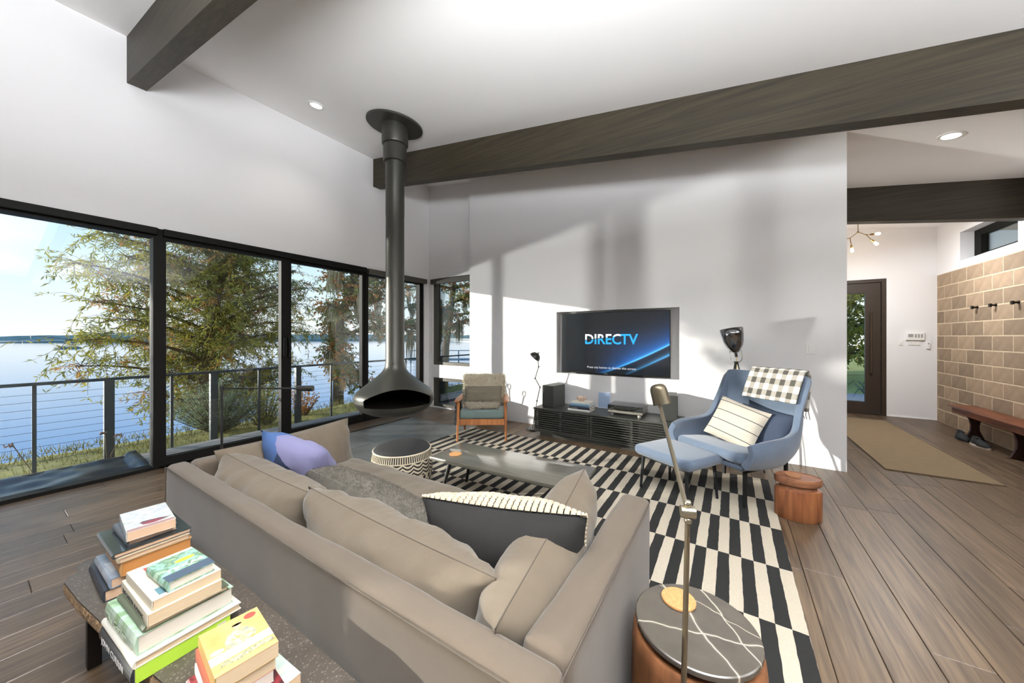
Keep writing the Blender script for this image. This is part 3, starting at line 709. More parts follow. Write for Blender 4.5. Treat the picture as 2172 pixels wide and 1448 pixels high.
# sheepskin thrown over the back, sides and seat
def rloc(v): return Matrix.Translation((-2.98, 3.96, 0)) @ Matrix.Rotation(math.radians(33), 4, 'Z') @ Vector(v)
WOOL = mat('sheepskin_wool', 'b3a892', .95, noise_amt=.2, noise_scale=40, sheen=.5); WOOLS = mat('sheepskin_skin', '8f867a', .95)
t2 = thing('sheepskin_throw', 'curly grey-beige sheepskin draped over the teak armchair', 'throw', (-2.98, 3.96, 0.0), math.radians(33))
path = [(.405, .40), (.40, .56), (.385, .71), (.34, .80), (.26, .80), (.185, .73), (.125, .60), (.09, .49), (.05, .447), (-.08, .450), (-.20, .446), (-.27, .44)]
def skin(u, v):
    k = v * (len(path) - 1); i = min(len(path) - 2, int(k)); a = k - i; y = path[i][0] * (1 - a) + path[i + 1][0] * a; z = path[i][1] * (1 - a) + path[i + 1][1] * a
    hw = .30 + .03 * noise.noise(Vector((v * 5, 0, 2))); 
    if v > .66: hw = .30 - .12 * (v - .66) / .34 + .05 * noise.noise(Vector((v * 9, 1, 2)))
    x = (u * 2 - 1) * hw
    return Vector((x, y + .006 * noise.noise(Vector((u * 6, v * 8, 0))), z + .008 * noise.noise(Vector((u * 7, v * 8, 4)))))
sk = MB(); sk.grid(skin, 16, 30); o = sk.build('hide', WOOLS, t2, smooth='all', fix=False)
m_ = o.modifiers.new('s', 'SOLIDIFY'); m_.thickness = .008; m_.offset = 0
R6 = random.Random(6); up = MB(); up.v = sk.v; up.f = [f[::-1] for f in sk.f]
fz = fuzz(up, 15000, R6, .05, .003, .5); fz2 = fuzz(up, 900, R6, .05, .004, .5)
fz.build('wool_curls', WOOL, t2, kind='stuff', fix=False)
# fringe of grey locks hanging by the near side
def side(u, v): return Vector((-.355 - .02 * math.sin(u * 5) - .012 * v, .02 + .20 * u - .05 * v, .50 - .34 * v + .01 * noise.noise(Vector((u * 5, v * 5, 9)))))
s2m = MB(); s2m.grid(side, 8, 12); o = s2m.build('hanging_edge', mat('grey_wool', '767a7c', .95, noise_amt=.3, noise_scale=40), t2, smooth='all', fix=False)
m_ = o.modifiers.new('s', 'SOLIDIFY'); m_.thickness = .012; m_.offset = 0
fuzz(s2m, 1000, R6, .035, .004, .5).build('grey_curls', mat('grey_wool', '767a7c', .95), t2, kind='stuff', fix=False)
Ml = Matrix.Translation((-2.98, 3.96, 0)) @ Matrix.Rotation(math.radians(33), 4, 'Z')
cushion('lumbar_pillow', 'slubby olive-grey lumbar pillow on the teak armchair', .54, .26, .17, Ml @ lean((0.0, .015, .575), (1, 0, 0), (0, .40, 1)), mat('olive_grey_linen', '6b6455', .95, noise_amt=.25, noise_scale=14, stretch=(.3, 4, 1), bump=.3, bump_scale=120), 43, None, .05, 20, .008)
# ------------------------------------------------------------------ media console with louvred front
CX0, CX1, CY0, CY1, CZ = -2.39, -0.485, 4.36, 4.865, 0.395
CON = wood('charcoal_stained_wood', '2b2c2a', '43443f', .42, axis=0, scale=3, rnd=.06, bump=.05, streak=20)
CBK = mat('cabinet_inside', '0f0f0e', .9)
t = thing('media_console', 'long low charcoal media console with slatted doors under the television', 'media console', (-1.4375, 4.61, 0))
MB().rbox(CX0, CX1, CY0, CY1, CZ - .022, CZ, .003, 1).build('top', CON, t, world=True)
b = MB(); b.box(CX0 + .05, CX1 - .03, CY0 + .05, CY1 - .005, .06, CZ - .022); b.build('body', CBK, t, world=True)
MB().box(CX0 + .09, CX1 - .09, CY0 + .045, CY1 - .02, 0, .06).build('plinth', CON, t, world=True)
b = MB(); b.box(CX0 + .008, CX1 - .008, CY0 + .01, CY1 - .005, .058, .078); b.build('bottom_board', CON, t, world=True)
xm = -1.56
for (a, c) in ((CX0 + .012, xm - .004), (xm + .004, CX1 - .012)):
    d = thing('door', None, None, (a - t.location.x, CY0 - 4.61, 0)); d.parent = t
    for xx in (a + .002, (a + c) / 2 - .014, c - .030):
        MB().box(xx, xx + .028, CY0 + .012, CY0 + .04, .082, CZ - .028).build('stile', CON, d, world=True)
    sm_ = None
    for k in range(10):
        z = .094 + k * .0292
        q = MB(); q.box(a, c, CY0 + .002, CY0 + .022, z - .0065, z + .0065); q.build('slat', CON, d, world=True)
for k in range(10):
    z = .094 + k * .0292
    q = MB(); q.box(CX0 + .006, CX0 + .026, CY0 + .03, CY1 - .01, z - .0065, z + .0065); q.build('side_slat', CON, t, world=True)
# ------------------------------------------------------------------ television
t = thing('television', 'flat television in a white wall niche, showing a start screen', 'television', (-1.415, YT, .857), kind='thing')
TX0, TX1, TZ0, TZ1 = -2.175, -.655, .868, 1.752
MB().rbox(TX0, TX1, 4.868, 4.905, TZ0, TZ1, .004, 2).build('casing', mat('tv_black', '101010', .35), t, world=True)
MB().rbox(-1.75, -1.08, 4.905, 5.019, 1.1, 1.5, .01, 1).build('wall_mount', DKMETAL, t, world=True)
SCR = mat('tv_screen', '050607', .12, coat=.4); n, L, b_ = nodes_of(SCR)
tc = n.new('ShaderNodeTexCoord'); sp = n.new('ShaderNodeSeparateXYZ'); L.new(tc.outputs['Object'], sp.inputs[0]); X, Z = sp.outputs[0], sp.outputs[2]
def streak(x0, z0, slope, curve, wdn, wup, xmin):
    dx = mathn(n, L, 'SUBTRACT', X, x0)
    zl = mathn(n, L, 'ADD', mathn(n, L, 'ADD', mathn(n, L, 'MULTIPLY', dx, slope), mathn(n, L, 'MULTIPLY', mathn(n, L, 'MULTIPLY', dx, dx), curve)), z0)
    d = mathn(n, L, 'SUBTRACT', Z, zl)
    up = mathn(n, L, 'EXPONENT', mathn(n, L, 'MULTIPLY', mathn(n, L, 'MAXIMUM', d, 0.0), -1.0 / wup)); dn = mathn(n, L, 'EXPONENT', mathn(n, L, 'MULTIPLY', mathn(n, L, 'MAXIMUM', mathn(n, L, 'MULTIPLY', d, -1.0), 0.0), -1.0 / wdn))
    f = mathn(n, L, 'MULTIPLY', up, dn)
    mr = n.new('ShaderNodeMapRange'); mr.inputs['From Min'].default_value = xmin; mr.inputs['From Max'].default_value = xmin + .55; L.new(X, mr.inputs[0])
    return mathn(n, L, 'MULTIPLY', f, mr.outputs[0])
s1 = streak(.05, .10, .42, .10, .006, .10, -.25); s1b = streak(.05, .10, .42, .10, .005, .012, -.2); s2 = streak(.35, .10, .50, .05, .006, .018, .15)
def colmul(f, c, k):
    v = n.new('ShaderNodeVectorMath'); v.operation = 'SCALE'; v.inputs[0].default_value = lin(c)[:3]; L.new(mathn(n, L, 'MULTIPLY', f, k), v.inputs['Scale']); return v.outputs[0]
def vadd(a, c):
    v = n.new('ShaderNodeVectorMath'); v.operation = 'ADD'; L.new(a, v.inputs[0]); L.new(c, v.inputs[1]); return v.outputs[0]
gl = mathn(n, L, 'EXPONENT', mathn(n, L, 'MULTIPLY', mathn(n, L, 'ADD', mathn(n, L, 'POWER', mathn(n, L, 'SUBTRACT', X, .28), 2.0), mathn(n, L, 'MULTIPLY', mathn(n, L, 'POWER', mathn(n, L, 'SUBTRACT', Z, .38), 2.0), 3.0)), -7.0))
tot = vadd(vadd(colmul(s1, '0a6cc8', .9), colmul(s1b, '5fc8ff', .9)), vadd(colmul(s2, '4db4f5', .9), colmul(gl, '123a66', .3)))
base = n.new('ShaderNodeVectorMath'); base.operation = 'ADD'; base.inputs[1].default_value = (.012, .014, .016); L.new(tot, base.inputs[0])
L.new(base.outputs[0], b_.inputs['Emission Color']); b_.inputs['Emission Strength'].default_value = 1.0
MB().box(TX0 + .009, TX1 - .009, 4.8655, 4.868, TZ0 + .018, TZ1 - .009).build('screen', SCR, t, world=True)
# on-screen wordmark, white above a rising cut and blue below
LG = bpy.data.materials.new('logo_glow'); LG.use_nodes = True; n = LG.node_tree.nodes; L = LG.node_tree.links; n.clear()
o_ = n.new('ShaderNodeOutputMaterial'); em = n.new('ShaderNodeEmission'); tc = n.new('ShaderNodeTexCoord'); sp = n.new('ShaderNodeSeparateXYZ'); L.new(tc.outputs['Object'], sp.inputs[0])
cut = mathn(n, L, 'SUBTRACT', sp.outputs[1], mathn(n, L, 'ADD', mathn(n, L, 'MULTIPLY', sp.outputs[0], .12), .050))
mx = n.new('ShaderNodeMix'); mx.data_type = 'RGBA'; mx.inputs[6].default_value = lin('37a8ea'); mx.inputs[7].default_value = lin('eef0fa'); L.new(mathn(n, L, 'GREATER_THAN', cut, 0.0), mx.inputs[0])
m3 = n.new('ShaderNodeMix'); m3.data_type = 'RGBA'; m3.inputs[7].default_value = lin('0a0c10'); L.new(mx.outputs[2], m3.inputs[6])
m3b = mathn(n, L, 'MULTIPLY', mathn(n, L, 'LESS_THAN', mathn(n, L, 'ABSOLUTE', cut), .0045), mathn(n, L, 'LESS_THAN', sp.outputs[0], .34)); L.new(m3b, m3.inputs[0])
L.new(m3.outputs[2], em.inputs[0]); L.new(em.outputs[0], o_.inputs[0])
BLU = bpy.data.materials.new('logo_blue'); BLU.use_nodes = True; BLU.node_tree.nodes.clear(); n = BLU.node_tree.nodes; o_ = n.new('ShaderNodeOutputMaterial'); em = n.new('ShaderNodeEmission'); em.inputs[0].default_value = lin('37a8ea'); BLU.node_tree.links.new(em.outputs[0], o_.inputs[0])
WEM = bpy.data.materials.new('caption_white'); WEM.use_nodes = True; WEM.node_tree.nodes.clear(); n = WEM.node_tree.nodes; o_ = n.new('ShaderNodeOutputMaterial'); em = n.new('ShaderNodeEmission'); em.inputs[0].default_value = lin('e6e8ea'); em.inputs[1].default_value = .8; WEM.node_tree.links.new(em.outputs[0], o_.inputs[0])
Mt = T(0, 4.8645 - YT, 0) @ Matrix.Rotation(PI / 2, 4, 'X')
text_obj('screen_wordmark', 'DIREC', .20, T(-.395, 4.8645 - YT, .445) @ Matrix.Rotation(PI / 2, 4, 'X'), LG, t, .0004, 'LEFT', .95, .004)
text_obj('screen_wordmark', 'TV', .20, T(.126, 4.8645 - YT, .445) @ Matrix.Rotation(PI / 2, 4, 'X'), BLU, t, .0004, 'LEFT', .95, .004)
text_obj('screen_caption', 'Press any button to dismiss this screen', .043, T(-.355, 4.8645 - YT, .095) @ Matrix.Rotation(PI / 2, 4, 'X'), WEM, t, .0003, 'LEFT', 1.02)
MB().box(-1.52, -1.47, 4.8665, 4.869, .873, .881).build('badge', mat('badge_silver', 'd0d0d0', .3, .8), t, world=True)
# ------------------------------------------------------------------ things on the console
SPK = mat('speaker_cabinet', '3a3b37', .5, noise_amt=.05, noise_scale=20)
def speaker(loc, rz, label):
    t = thing('bookshelf_speaker', label, 'speaker', loc, rz, 'bookshelf speakers')
    MB().rbox(-.095, .095, -.15, .15, 0, .305, .004, 2).build('cabinet', SPK, t)
    MB().rbox(-.092, .092, -.168, -.151, .003, .302, .005, 2).build('grille', mat('speaker_grille', '31322f', .8, bump=.3, bump_scale=400), t)
speaker((-2.205, 4.665, CZ), math.radians(-9), 'dark grey bookshelf speaker on the console end beside the task lamp')
speaker((-.645, 4.67, CZ), math.radians(9), 'dark grey bookshelf speaker on the console beside the turntable')
PAGES = mat('page_edges', 'bfa98b', .9, noise_amt=.12, noise_scale=30, stretch=(.5, .5, 40))
PAGEW = mat('page_edges_white', 'c9c1b4', .9, noise_amt=.08, noise_scale=30, stretch=(.5, .5, 40))
def book(loc, rz, l, d, h, cover, label, group, spine=None, pages=PAGES, hard=True, top=None, order=None):
    """book lying flat: origin at the near start of the spine, spine along +X facing -Y"""
    t = thing('book', label, 'book', loc, rz, group)
    cm = cover; ct = .0028 if hard else .0012; ov = .004 if hard else 0.0005
    pb = MB(); pb.box(ov, l - ov, ct + .001, d - ov, ct, h - ct); pb.build('pages', pages, t)
    c = MB(); c.box(0, l, 0, d, 0, ct); c.box(0, l, 0, d, h - ct, h)
    nseg = 5; r = .006 if hard else .001
    sp_ = [(-(r * math.sin(PI * i / nseg)), h * i / nseg) for i in range(nseg + 1)]
    vs = [(x, y, z) for x in (0, l) for y, z in sp_] + [(x, ct, z) for x in (0, l) for z in (0, h)]
    k = nseg + 1
    c.add(vs, [(i, i + 1, k + i + 1, k + i) for i in range(nseg)] + [(2 * k, 2 * k + 1, 2 * k + 3, 2 * k + 2), tuple(range(k)) + (2 * k + 1, 2 * k), tuple(range(k, 2 * k)) + (2 * k + 3, 2 * k + 2)])
    c.build('cover', cm, t)
    return t
G = 'books on the console'
cb = [(.30, .24, .032, mat('book_white', 'd8d6d0', .5), 'thick white book at the bottom of the console stack', (-1.885, 4.43)),
      (.285, .22, .034, mat('book_navy', '1d2431', .5), 'black-spined book second from the bottom of the console stack', (-1.865, 4.435)),
      (.275, .215, .026, mat('book_blue', '5a7792', .5), 'blue book in the middle of the console stack', (-1.86, 4.44)),
      (.27, .205, .018, mat('book_paleblue', '9db4c4', .5), 'pale blue book under the top book of the console stack', (-1.855, 4.445)),
      (.25, .20, .016, mat('book_cream', 'd9d4c8', .5), 'cream book on top of the console stack under the bowl', (-1.845, 4.45))]
z = CZ
for l, d, h, m, lab, (x, y) in cb:
    tb = book((x, y, z), math.radians(random.Random(int(h * 1e4)).uniform(-3, 3)), l, d, h, m, lab, G, pages=PAGEW); z += h
    if 'second' in lab: text_obj('spine_lettering', 'Tom Kundig', .02, T(.012, -.0065, .008) @ Matrix.Rotation(PI / 2, 4, 'X'), mat('white_print', 'e8e8e8', .6), tb)
BOWL = mat('pale_shell', 'd8bfae', .6, noise_amt=.1, noise_scale=30)
t = thing('flower_bowl', 'small pale pink petal-edged bowl on the console book stack', 'bowl', (-1.735, 4.545, z))
MB().lathe([(0.001, 0.0), (.03, 0.0), (.045, .012), (.052, .03), (.046, .03), (.038, .014), (.001, .008)], 24).build('bowl', BOWL, t, smooth=True)
for k in range(9):
    a = 2 * PI * k / 9; q = MB()
    q.grid(lambda u, v: Vector((math.cos(a + (u - .5) * .75) * (.040 + .030 * v), math.sin(a + (u - .5) * .75) * (.040 + .030 * v), .016 + .045 * v * (1 - (2 * u - 1) ** 2 * .7))), 4, 3)
    q.add([p - Vector((0, 0, .004)) for p in q.v], [f[::-1] for f in q.f]); q.build('petal', BOWL, t, smooth=True, fix=False)
# turntable
t = thing('turntable', 'turntable with a clear dust cover on four pale feet, on the console', 'turntable', (-1.13, 4.63, CZ))
MB().rbox(-.215, .215, -.165, .165, .035, .065, .004, 2).build('plinth', mat('turntable_plinth', '8f8b82', .3, .5), t)
for x in (-.17, .17):
    for y in (-.125, .125): MB().lathe([(0.0, 0.0), (.018, 0.0), (.022, .008), (.022, .022), (.012, .03), (.012, .036)], 18, T(x, y, 0)).build('foot', mat('silver_foot', 'c9c6bf', .35, .4), t, smooth=True)
MB().lathe([(0.0, .066), (.145, .066), (.148, .07), (.148, .082), (0.0, .083)], 40, T(-.045, 0, 0)).build('platter', mat('platter', '2a2a29', .3, .3), t, smooth=True)
q = MB(); q.tube([(.165, .11, .095), (.16, .02, .10), (.12, -.08, .09), (.10, -.10, .086)], .005, 8); q.lathe([(.0, .066), (.024, .066), (.024, .09), (.0, .092)], 18, T(.165, .11, 0)); q.build('tonearm', mat('tonearm', 'cfcac0', .25, .8), t, smooth=True)
q = MB(); q.box(-.215, .215, -.165, .165, .128, .132); q.box(-.215, .215, -.165, -.161, .068, .128); q.box(-.215, .215, .161, .165, .068, .128); q.box(-.215, -.211, -.161, .161, .068, .128); q.box(.211, .215, -.161, .161, .068, .128)
q.build('dust_cover', glass_mat('clear_acrylic', 'eef0ee', 1.6, .02), t)
t = thing('pale_board', 'small pale blue card leaning on the wall behind the turntable', 'picture frame', (-1.51, 4.84, CZ))
Mf = Matrix.Rotation(math.radians(-5), 4, 'X'); q = MB(); q.box(-.09, .09, -.006, .006, 0, .225, Mf); q.build('frame', mat('pale_rim', 'cfd2d6', .5), t); q = MB(); q.box(-.08, .08, -.008, -.006, .010, .215, Mf); q.build('board', mat('pale_blue_board', '93a6c2', .7), t)  # upright pale blue board with a paler rim

# ------------------------------------------------------------------ black task floor lamp
t = thing('task_lamp', 'thin black jointed floor lamp with small dome shade left of the console', 'floor lamp', (-2.53, 4.60, 0.0))
BLK_ = mat('black_enamel', '1c1b1a', .35)
MB().lathe([(0.0, 0.0), (.095, 0.0), (.10, .006), (.10, .018), (.094, .024), (0, .026)], 28).build('base', BLK_, t, smooth=True)
pts = [(0, 0, .02), (.064, .02, .438), (.115, .02, .648), (.032, .02, .777), (.092, .02, .954), (.080, .02, 1.055)]
for a, c in zip(pts, pts[1:]): MB().cyl(a, c, .006, 8).build('arm', BLK_, t, smooth=True)
for p in pts[1:-1]: MB().sphere(p, .013, 10, 8).build('joint', BLK_, t, smooth=True)
ax = Vector((-.55, -.12, -.62)).normalized(); Ms = basis((.045, .02, 1.115), ax.orthogonal(), ax.cross(ax.orthogonal()), ax)
MB().lathe([(.012, -.052), (.02, -.048), (.055, -.032), (.078, -.005), (.088, .03), (.085, .03), (.075, -.003), (.052, -.028), (.001, -.044)], 28, Ms).build('lamp_shade', BLK_, t, smooth=True)
q = MB(); q.cyl(Vector((.045, .02, 1.115)) - ax * .048, Vector((.045, .02, 1.115)) - ax * .075, .008, 8); q.build('switch', BLK_, t, smooth=True)

# ------------------------------------------------------------------ rod reading lamp between sofa and window
t = thing('reading_lamp', 'slim black rod floor lamp with horizontal arm between sofa and window', 'floor lamp', (-3.0, .965, 0.0))
MB().lathe([(0.0, 0.0), (.11, 0.0), (.11, .012), (.105, .016), (0, .018)], 28).build('base', BLK_, t, smooth=True)
MB().cyl((0, 0, .015), (0, 0, 1.052), .0075, 10).build('pole', BLK_, t, smooth=True)
d = Vector((.528, .332, 0)); q = MB(); q.cyl((0, 0, 1.042), tuple(d * .86 + Vector((0, 0, 1.042))), .0055, 8); q.build('arm', BLK_, t, smooth=True)
q = MB(); q.cyl(tuple(d * .85 + Vector((0, 0, 1.042))), tuple(d * 1.02 + Vector((0, 0, 1.042))), .020, 14); q.build('lamp_shade', BLK_, t, smooth=True)
q = MB(); q.cyl((0, 0, 1.03), (0, 0, 1.06), .014, 12); q.build('joint', BLK_, t, smooth=True)

# ------------------------------------------------------------------ blue lounge chair, ottoman
BLUE = mat('blue_felt', '515e70', .9, noise_amt=.07, noise_scale=10, bump=.15, bump_scale=200, sheen=.35)
DKB = mat('navy_felt', '2b3547', .9, bump=.15, bump_scale=200)
cl = Vector((.03, 3.79, 0)); crz = math.radians(-36)
t = thing('lounge_chair', 'blue felt wing lounge chair on dark metal legs by the wall', 'lounge chair', cl, crz)
MC = Matrix.Translation(cl) @ Matrix.Rotation(crz, 4, 'Z')
half = [((-.365, -.345, .545), (-.325, -.36, .36)), ((-.395, -.22, .568), (-.335, -.22, .345)), ((-.405, -.05, .575), (-.335, -.05, .335)), ((-.40, .09, .585), (-.325, .06, .33)), ((-.39, .19, .63), (-.31, .14, .33)), ((-.375, .265, .78), (-.29, .20, .33)), ((-.375, .36, .96), (-.26, .25, .33)), ((-.365, .415, 1.045), (-.22, .27, .33)), ((-.28, .435, 1.06), (-.15, .29, .33)), ((-.12, .445, 1.062), (-.06, .30, .33))]
full = half + [(((-a[0]), a[1], a[2]), ((-c[0]), c[1], c[2])) for a, c in half[::-1]]
def crv(k, idx):
    k = max(0, min(len(full) - 1.0001, k)); i = int(k); f = k - i; P = [Vector(full[max(0, min(len(full) - 1, i + o))][idx]) for o in (-1, 0, 1, 2)]
    return 0.5 * ((2 * P[1]) + (P[2] - P[0]) * f + (2 * P[0] - 5 * P[1] + 4 * P[2] - P[3]) * f * f + (3 * P[1] - P[0] - 3 * P[2] + P[3]) * f ** 3)
def shell(u, v):
    k = u * (len(full) - 1); a = crv(k, 1); c = crv(k, 0); p = a.lerp(c, v)
    bul = math.sin(PI * v) * .045; out = Vector((p.x * .7, p.y - .0 if p.y > 0 else p.y * .2, 0)); out = out.normalized() if out.length > 1e-6 else Vector((0, 1, 0))
    return p + out * bul * (1 if abs(u - .5) > .22 else .3)
q = MB(); q.grid(shell, 60, 16); o = q.build('shell', BLUE, t, smooth='all', fix=False)
m_ = o.modifiers.new('s', 'SOLIDIFY'); m_.thickness = .055; m_.offset = 0; m_.use_rim = True
m_ = o.modifiers.new('b', 'BEVEL'); m_.width = .024; m_.segments = 3; m_.limit_method = 'ANGLE'; m_.angle_limit = math.radians(50)
o.data.polygons.foreach_set('use_smooth', [True] * len(o.data.polygons))
q = MB(); q.rbox(-.315, .315, -.345, .27, .315, .36, .02, 3); q.build('seat_pan', BLUE, t, smooth='all')
o = slab_mb(.645, .64, .09, .04).build('seat_cushion', BLUE, t, smooth='all'); o.matrix_basis = T(0, -.045, .388) @ Matrix.Rotation(math.radians(-5), 4, 'X')
LG_ = mat('gunmetal', '2a2c2e', .4, .6)
for sx in (-1, 1):
    q = MB(); q.box(sx * .285 - .011, sx * .285 + .011, -.285, -.26, .0095 if True else 0, .30); q.build('leg', LG_, t)
    q = MB(); q.box(sx * .285 - .011, sx * .285 + .011, .24, .265, 0.0, .30); q.build('leg', LG_, t)
    q = MB(); q.box(sx * .285 - .011, sx * .285 + .011, -.285, .265, .292, .316); q.build('side_bar', LG_, t)
q = MB(); q.box(-.285, .285, -.26, -.236, .296, .316); q.box(-.285, .285, .216, .24, .296, .316); q.build('cross_bar', LG_, t)
ot = thing('ottoman', 'blue felt ottoman with dark legs pushed up to the lounge chair', 'ottoman', (-.40, 3.415, 0.0095), math.radians(-30))
q = MB(); q.rbox(-.29, .29, -.24, .24, .295, .385, .04, 4); q.v = [p + Vector((0, 0, .012 * (2 * p.x / .58) ** 2)) for p in q.v]
q.build('seat', BLUE, ot, smooth='all')
for sx in (-1, 1):
    for sy in (-1, 1): q = MB(); q.cone((sx * .22, sy * .18, .30), (sx * .235, sy * .20, 0), .016, .011, 10); q.build('leg', LG_, ot, smooth=True)
q = MB(); q.box(-.22, .22, -.19, -.17, .285, .302); q.box(-.22, .22, .17, .19, .285, .302); q.build('frame', LG_, ot)
cushion('throw_pillow', 'navy pillow tucked behind the striped one in the blue chair', .44, .36, .12, MC @ lean((.13, .18, .575), (1, .08, -.10), (0, .38, 1)), DKB, 52, None, .05, 18, .004)
ST = mat('oatmeal_stripe', 'a9a296', .95, bump=.3, bump_scale=180); n, L, b_ = nodes_of(ST)
tc = n.new('ShaderNodeTexCoord'); sp = n.new('ShaderNodeSeparateXYZ'); L.new(tc.outputs['Object'], sp.inputs[0])
k = mathn(n, L, 'ABSOLUTE', mathn(n, L, 'SUBTRACT', mathn(n, L, 'FRACT', mathn(n, L, 'MULTIPLY', mathn(n, L, 'ADD', sp.outputs[1], 1.035), 10.5)), .5))
mx = n.new('ShaderNodeMix'); mx.data_type = 'RGBA'; mx.inputs[6].default_value = lin('a9a296'); mx.inputs[7].default_value = lin('3a3a3c'); L.new(mathn(n, L, 'LESS_THAN', k, .035), mx.inputs[0]); L.new(mx.outputs[2], b_.inputs['Base Color'])
cushion('throw_pillow', 'oatmeal pillow with thin dark stripes in the blue chair', .44, .40, .14, MC @ lean((-.02, .05, .60), (1, .12, -.24), (.12, .55, 1)), ST, 53, None, .05, 18, .006)
# checked blanket folded over the back
CHK = mat('buffalo_check', 'e9e1cf', .95, bump=.2, bump_scale=220); n, L, b_ = nodes_of(CHK)
tc = n.new('ShaderNodeTexCoord'); sp = n.new('ShaderNodeSeparateXYZ'); L.new(tc.outputs['UV'], sp.inputs[0])
s1 = mathn(n, L, 'GREATER_THAN', mathn(n, L, 'FRACT', mathn(n, L, 'MULTIPLY', sp.outputs[0], 5.5)), .5); s2 = mathn(n, L, 'GREATER_THAN', mathn(n, L, 'FRACT', mathn(n, L, 'ADD', mathn(n, L, 'MULTIPLY', sp.outputs[1], 6.5), .2)), .5)
rp = n.new('ShaderNodeValToRGB'); rp.color_ramp.interpolation = 'CONSTANT'; rp.color_ramp.elements[0].color = lin('cfcbc2'); rp.color_ramp.elements[1].position = .3; rp.color_ramp.elements[1].color = lin('8b877f'); e_ = rp.color_ramp.elements.new(.8); e_.color = lin('45423d')
L.new(mathn(n, L, 'MULTIPLY', mathn(n, L, 'ADD', s1, s2), .5), rp.inputs[0]); L.new(rp.outputs[0], b_.inputs['Base Color'])
bp_ = [(.255, .83), (.29, .90), (.335, .98), (.375, 1.05), (.41, 1.098), (.455, 1.102), (.492, 1.06), (.495, .95), (.48, .85), (.47, .74)]
def blank(u, v):
    k = v * (len(bp_) - 1); i = min(len(bp_) - 2, int(k)); f = k - i
    y = bp_[i][0] * (1 - f) + bp_[i + 1][0] * f; z = bp_[i][1] * (1 - f) + bp_[i + 1][1] * f
    x = -.12 + .46 * u + .02 * (1 - v); return Vector((x, y + .004 * noise.noise(Vector((u * 8, v * 6, 1))), z + .006 * noise.noise(Vector((u * 5, v * 4, 3)))))
q = MB(); nu, nv = 24, 36; q.grid(blank, nu, nv); me = q.mesh('blanket', CHK, 'all', False)
uv = me.uv_layers.new(name='uv')
for p in me.polygons:
    for li in p.loop_indices: 
        vi = me.loops[li].vertex_index; uv.data[li].uv = ((vi % (nu + 1)) / nu, (vi // (nu + 1)) / nv)
bt = thing('checked_blanket', 'cream and grey checked blanket folded over the blue chair back', 'blanket', cl, crz)
o = bpy.data.objects.new('cloth', me); COL.objects.link(o); o.parent = bt
m_ = o.modifiers.new('s', 'SOLIDIFY'); m_.thickness = .014; m_.offset = 0
q = MB(); RB = random.Random(8)
for k in range(26):
    p = blank(k / 25, 1.0); q.tube([p, p + Vector((RB.uniform(-.008, .008), .004, -.03)), p + Vector((RB.uniform(-.012, .012), .002, -.065))], .0028, 4)
q.build('fringe', mat('dark_fringe', '2a2725', .95), bt, kind='stuff')

# ------------------------------------------------------------------ tripod lamp behind the blue chair
t = thing('tripod_lamp', 'chrome dome lamp on a black tripod behind the blue chair', 'floor lamp', (.055, 4.50, 0.0))
CHR = mat('smoked_chrome', '7d7e80', .12, 1.0); SIL = mat('satin_chrome', 'b8b6b0', .25, .9)
ax = Vector((-.16, -.10, 1)).normalized(); c = Vector((-.03, 0, 1.38)); xo = ax.orthogonal().normalized(); Ms = basis(c, xo, ax.cross(xo), ax)
MB().lathe([(.022, -.155), (.036, -.145), (.052, -.125), (.082, -.075), (.098, -.02), (.106, .05), (.110, .115), (.107, .115), (.102, .05), (.094, -.02), (.078, -.075), (.048, -.12), (.002, -.135)], 36, Ms).build('lamp_shade', CHR, t, smooth='all')
for k in range(16):
    a = 2 * PI * k / 16; q = MB(); q.sphere(c + ax * .095 + (xo * math.cos(a) + ax.cross(xo) * math.sin(a)) * .1085, .0045, 6, 4); q.build('rivet', SIL, t, smooth=True)
q = MB(); q.cyl(c - ax * .15, c - ax * .20, .015, 14); q.build('lamp_holder', CHR, t, smooth=True)
q = MB(); q.tube([c - ax * .135 + Vector((-.055, 0, 0))] + [Vector((0, 0, 1.175)) + Vector((-.052 * math.cos(a), 0, -.052 * math.sin(a))) for a in [PI * i / 10 for i in range(11)]] + [c - ax * .135 + Vector((.055, 0, .01))], .005, 8); q.build('yoke', SIL, t, smooth=True)
for k in range(3):
    a = math.radians(100 + 120 * k); q = MB(); q.cone((.012 * math.cos(a), .012 * math.sin(a), 1.125), (.26 * math.cos(a), .26 * math.sin(a), 0), .007, .008, 10); q.build('leg', BLK_, t, smooth=True)
q = MB(); q.cyl((0, 0, 1.105), (0, 0, 1.135), .02, 14); q.build('hub', BLK_, t, smooth=True)
q = MB(); q.tube([c - ax * .20, (.004, -.01, 1.10), (-.008, -.02, .9), (-.012, -.03, .6), (-.01, -.05, .3), (0, -.06, .006)], .0035, 6); q.build('cord', mat('yellow_cord', 'cdb24a', .7), t, smooth=True)

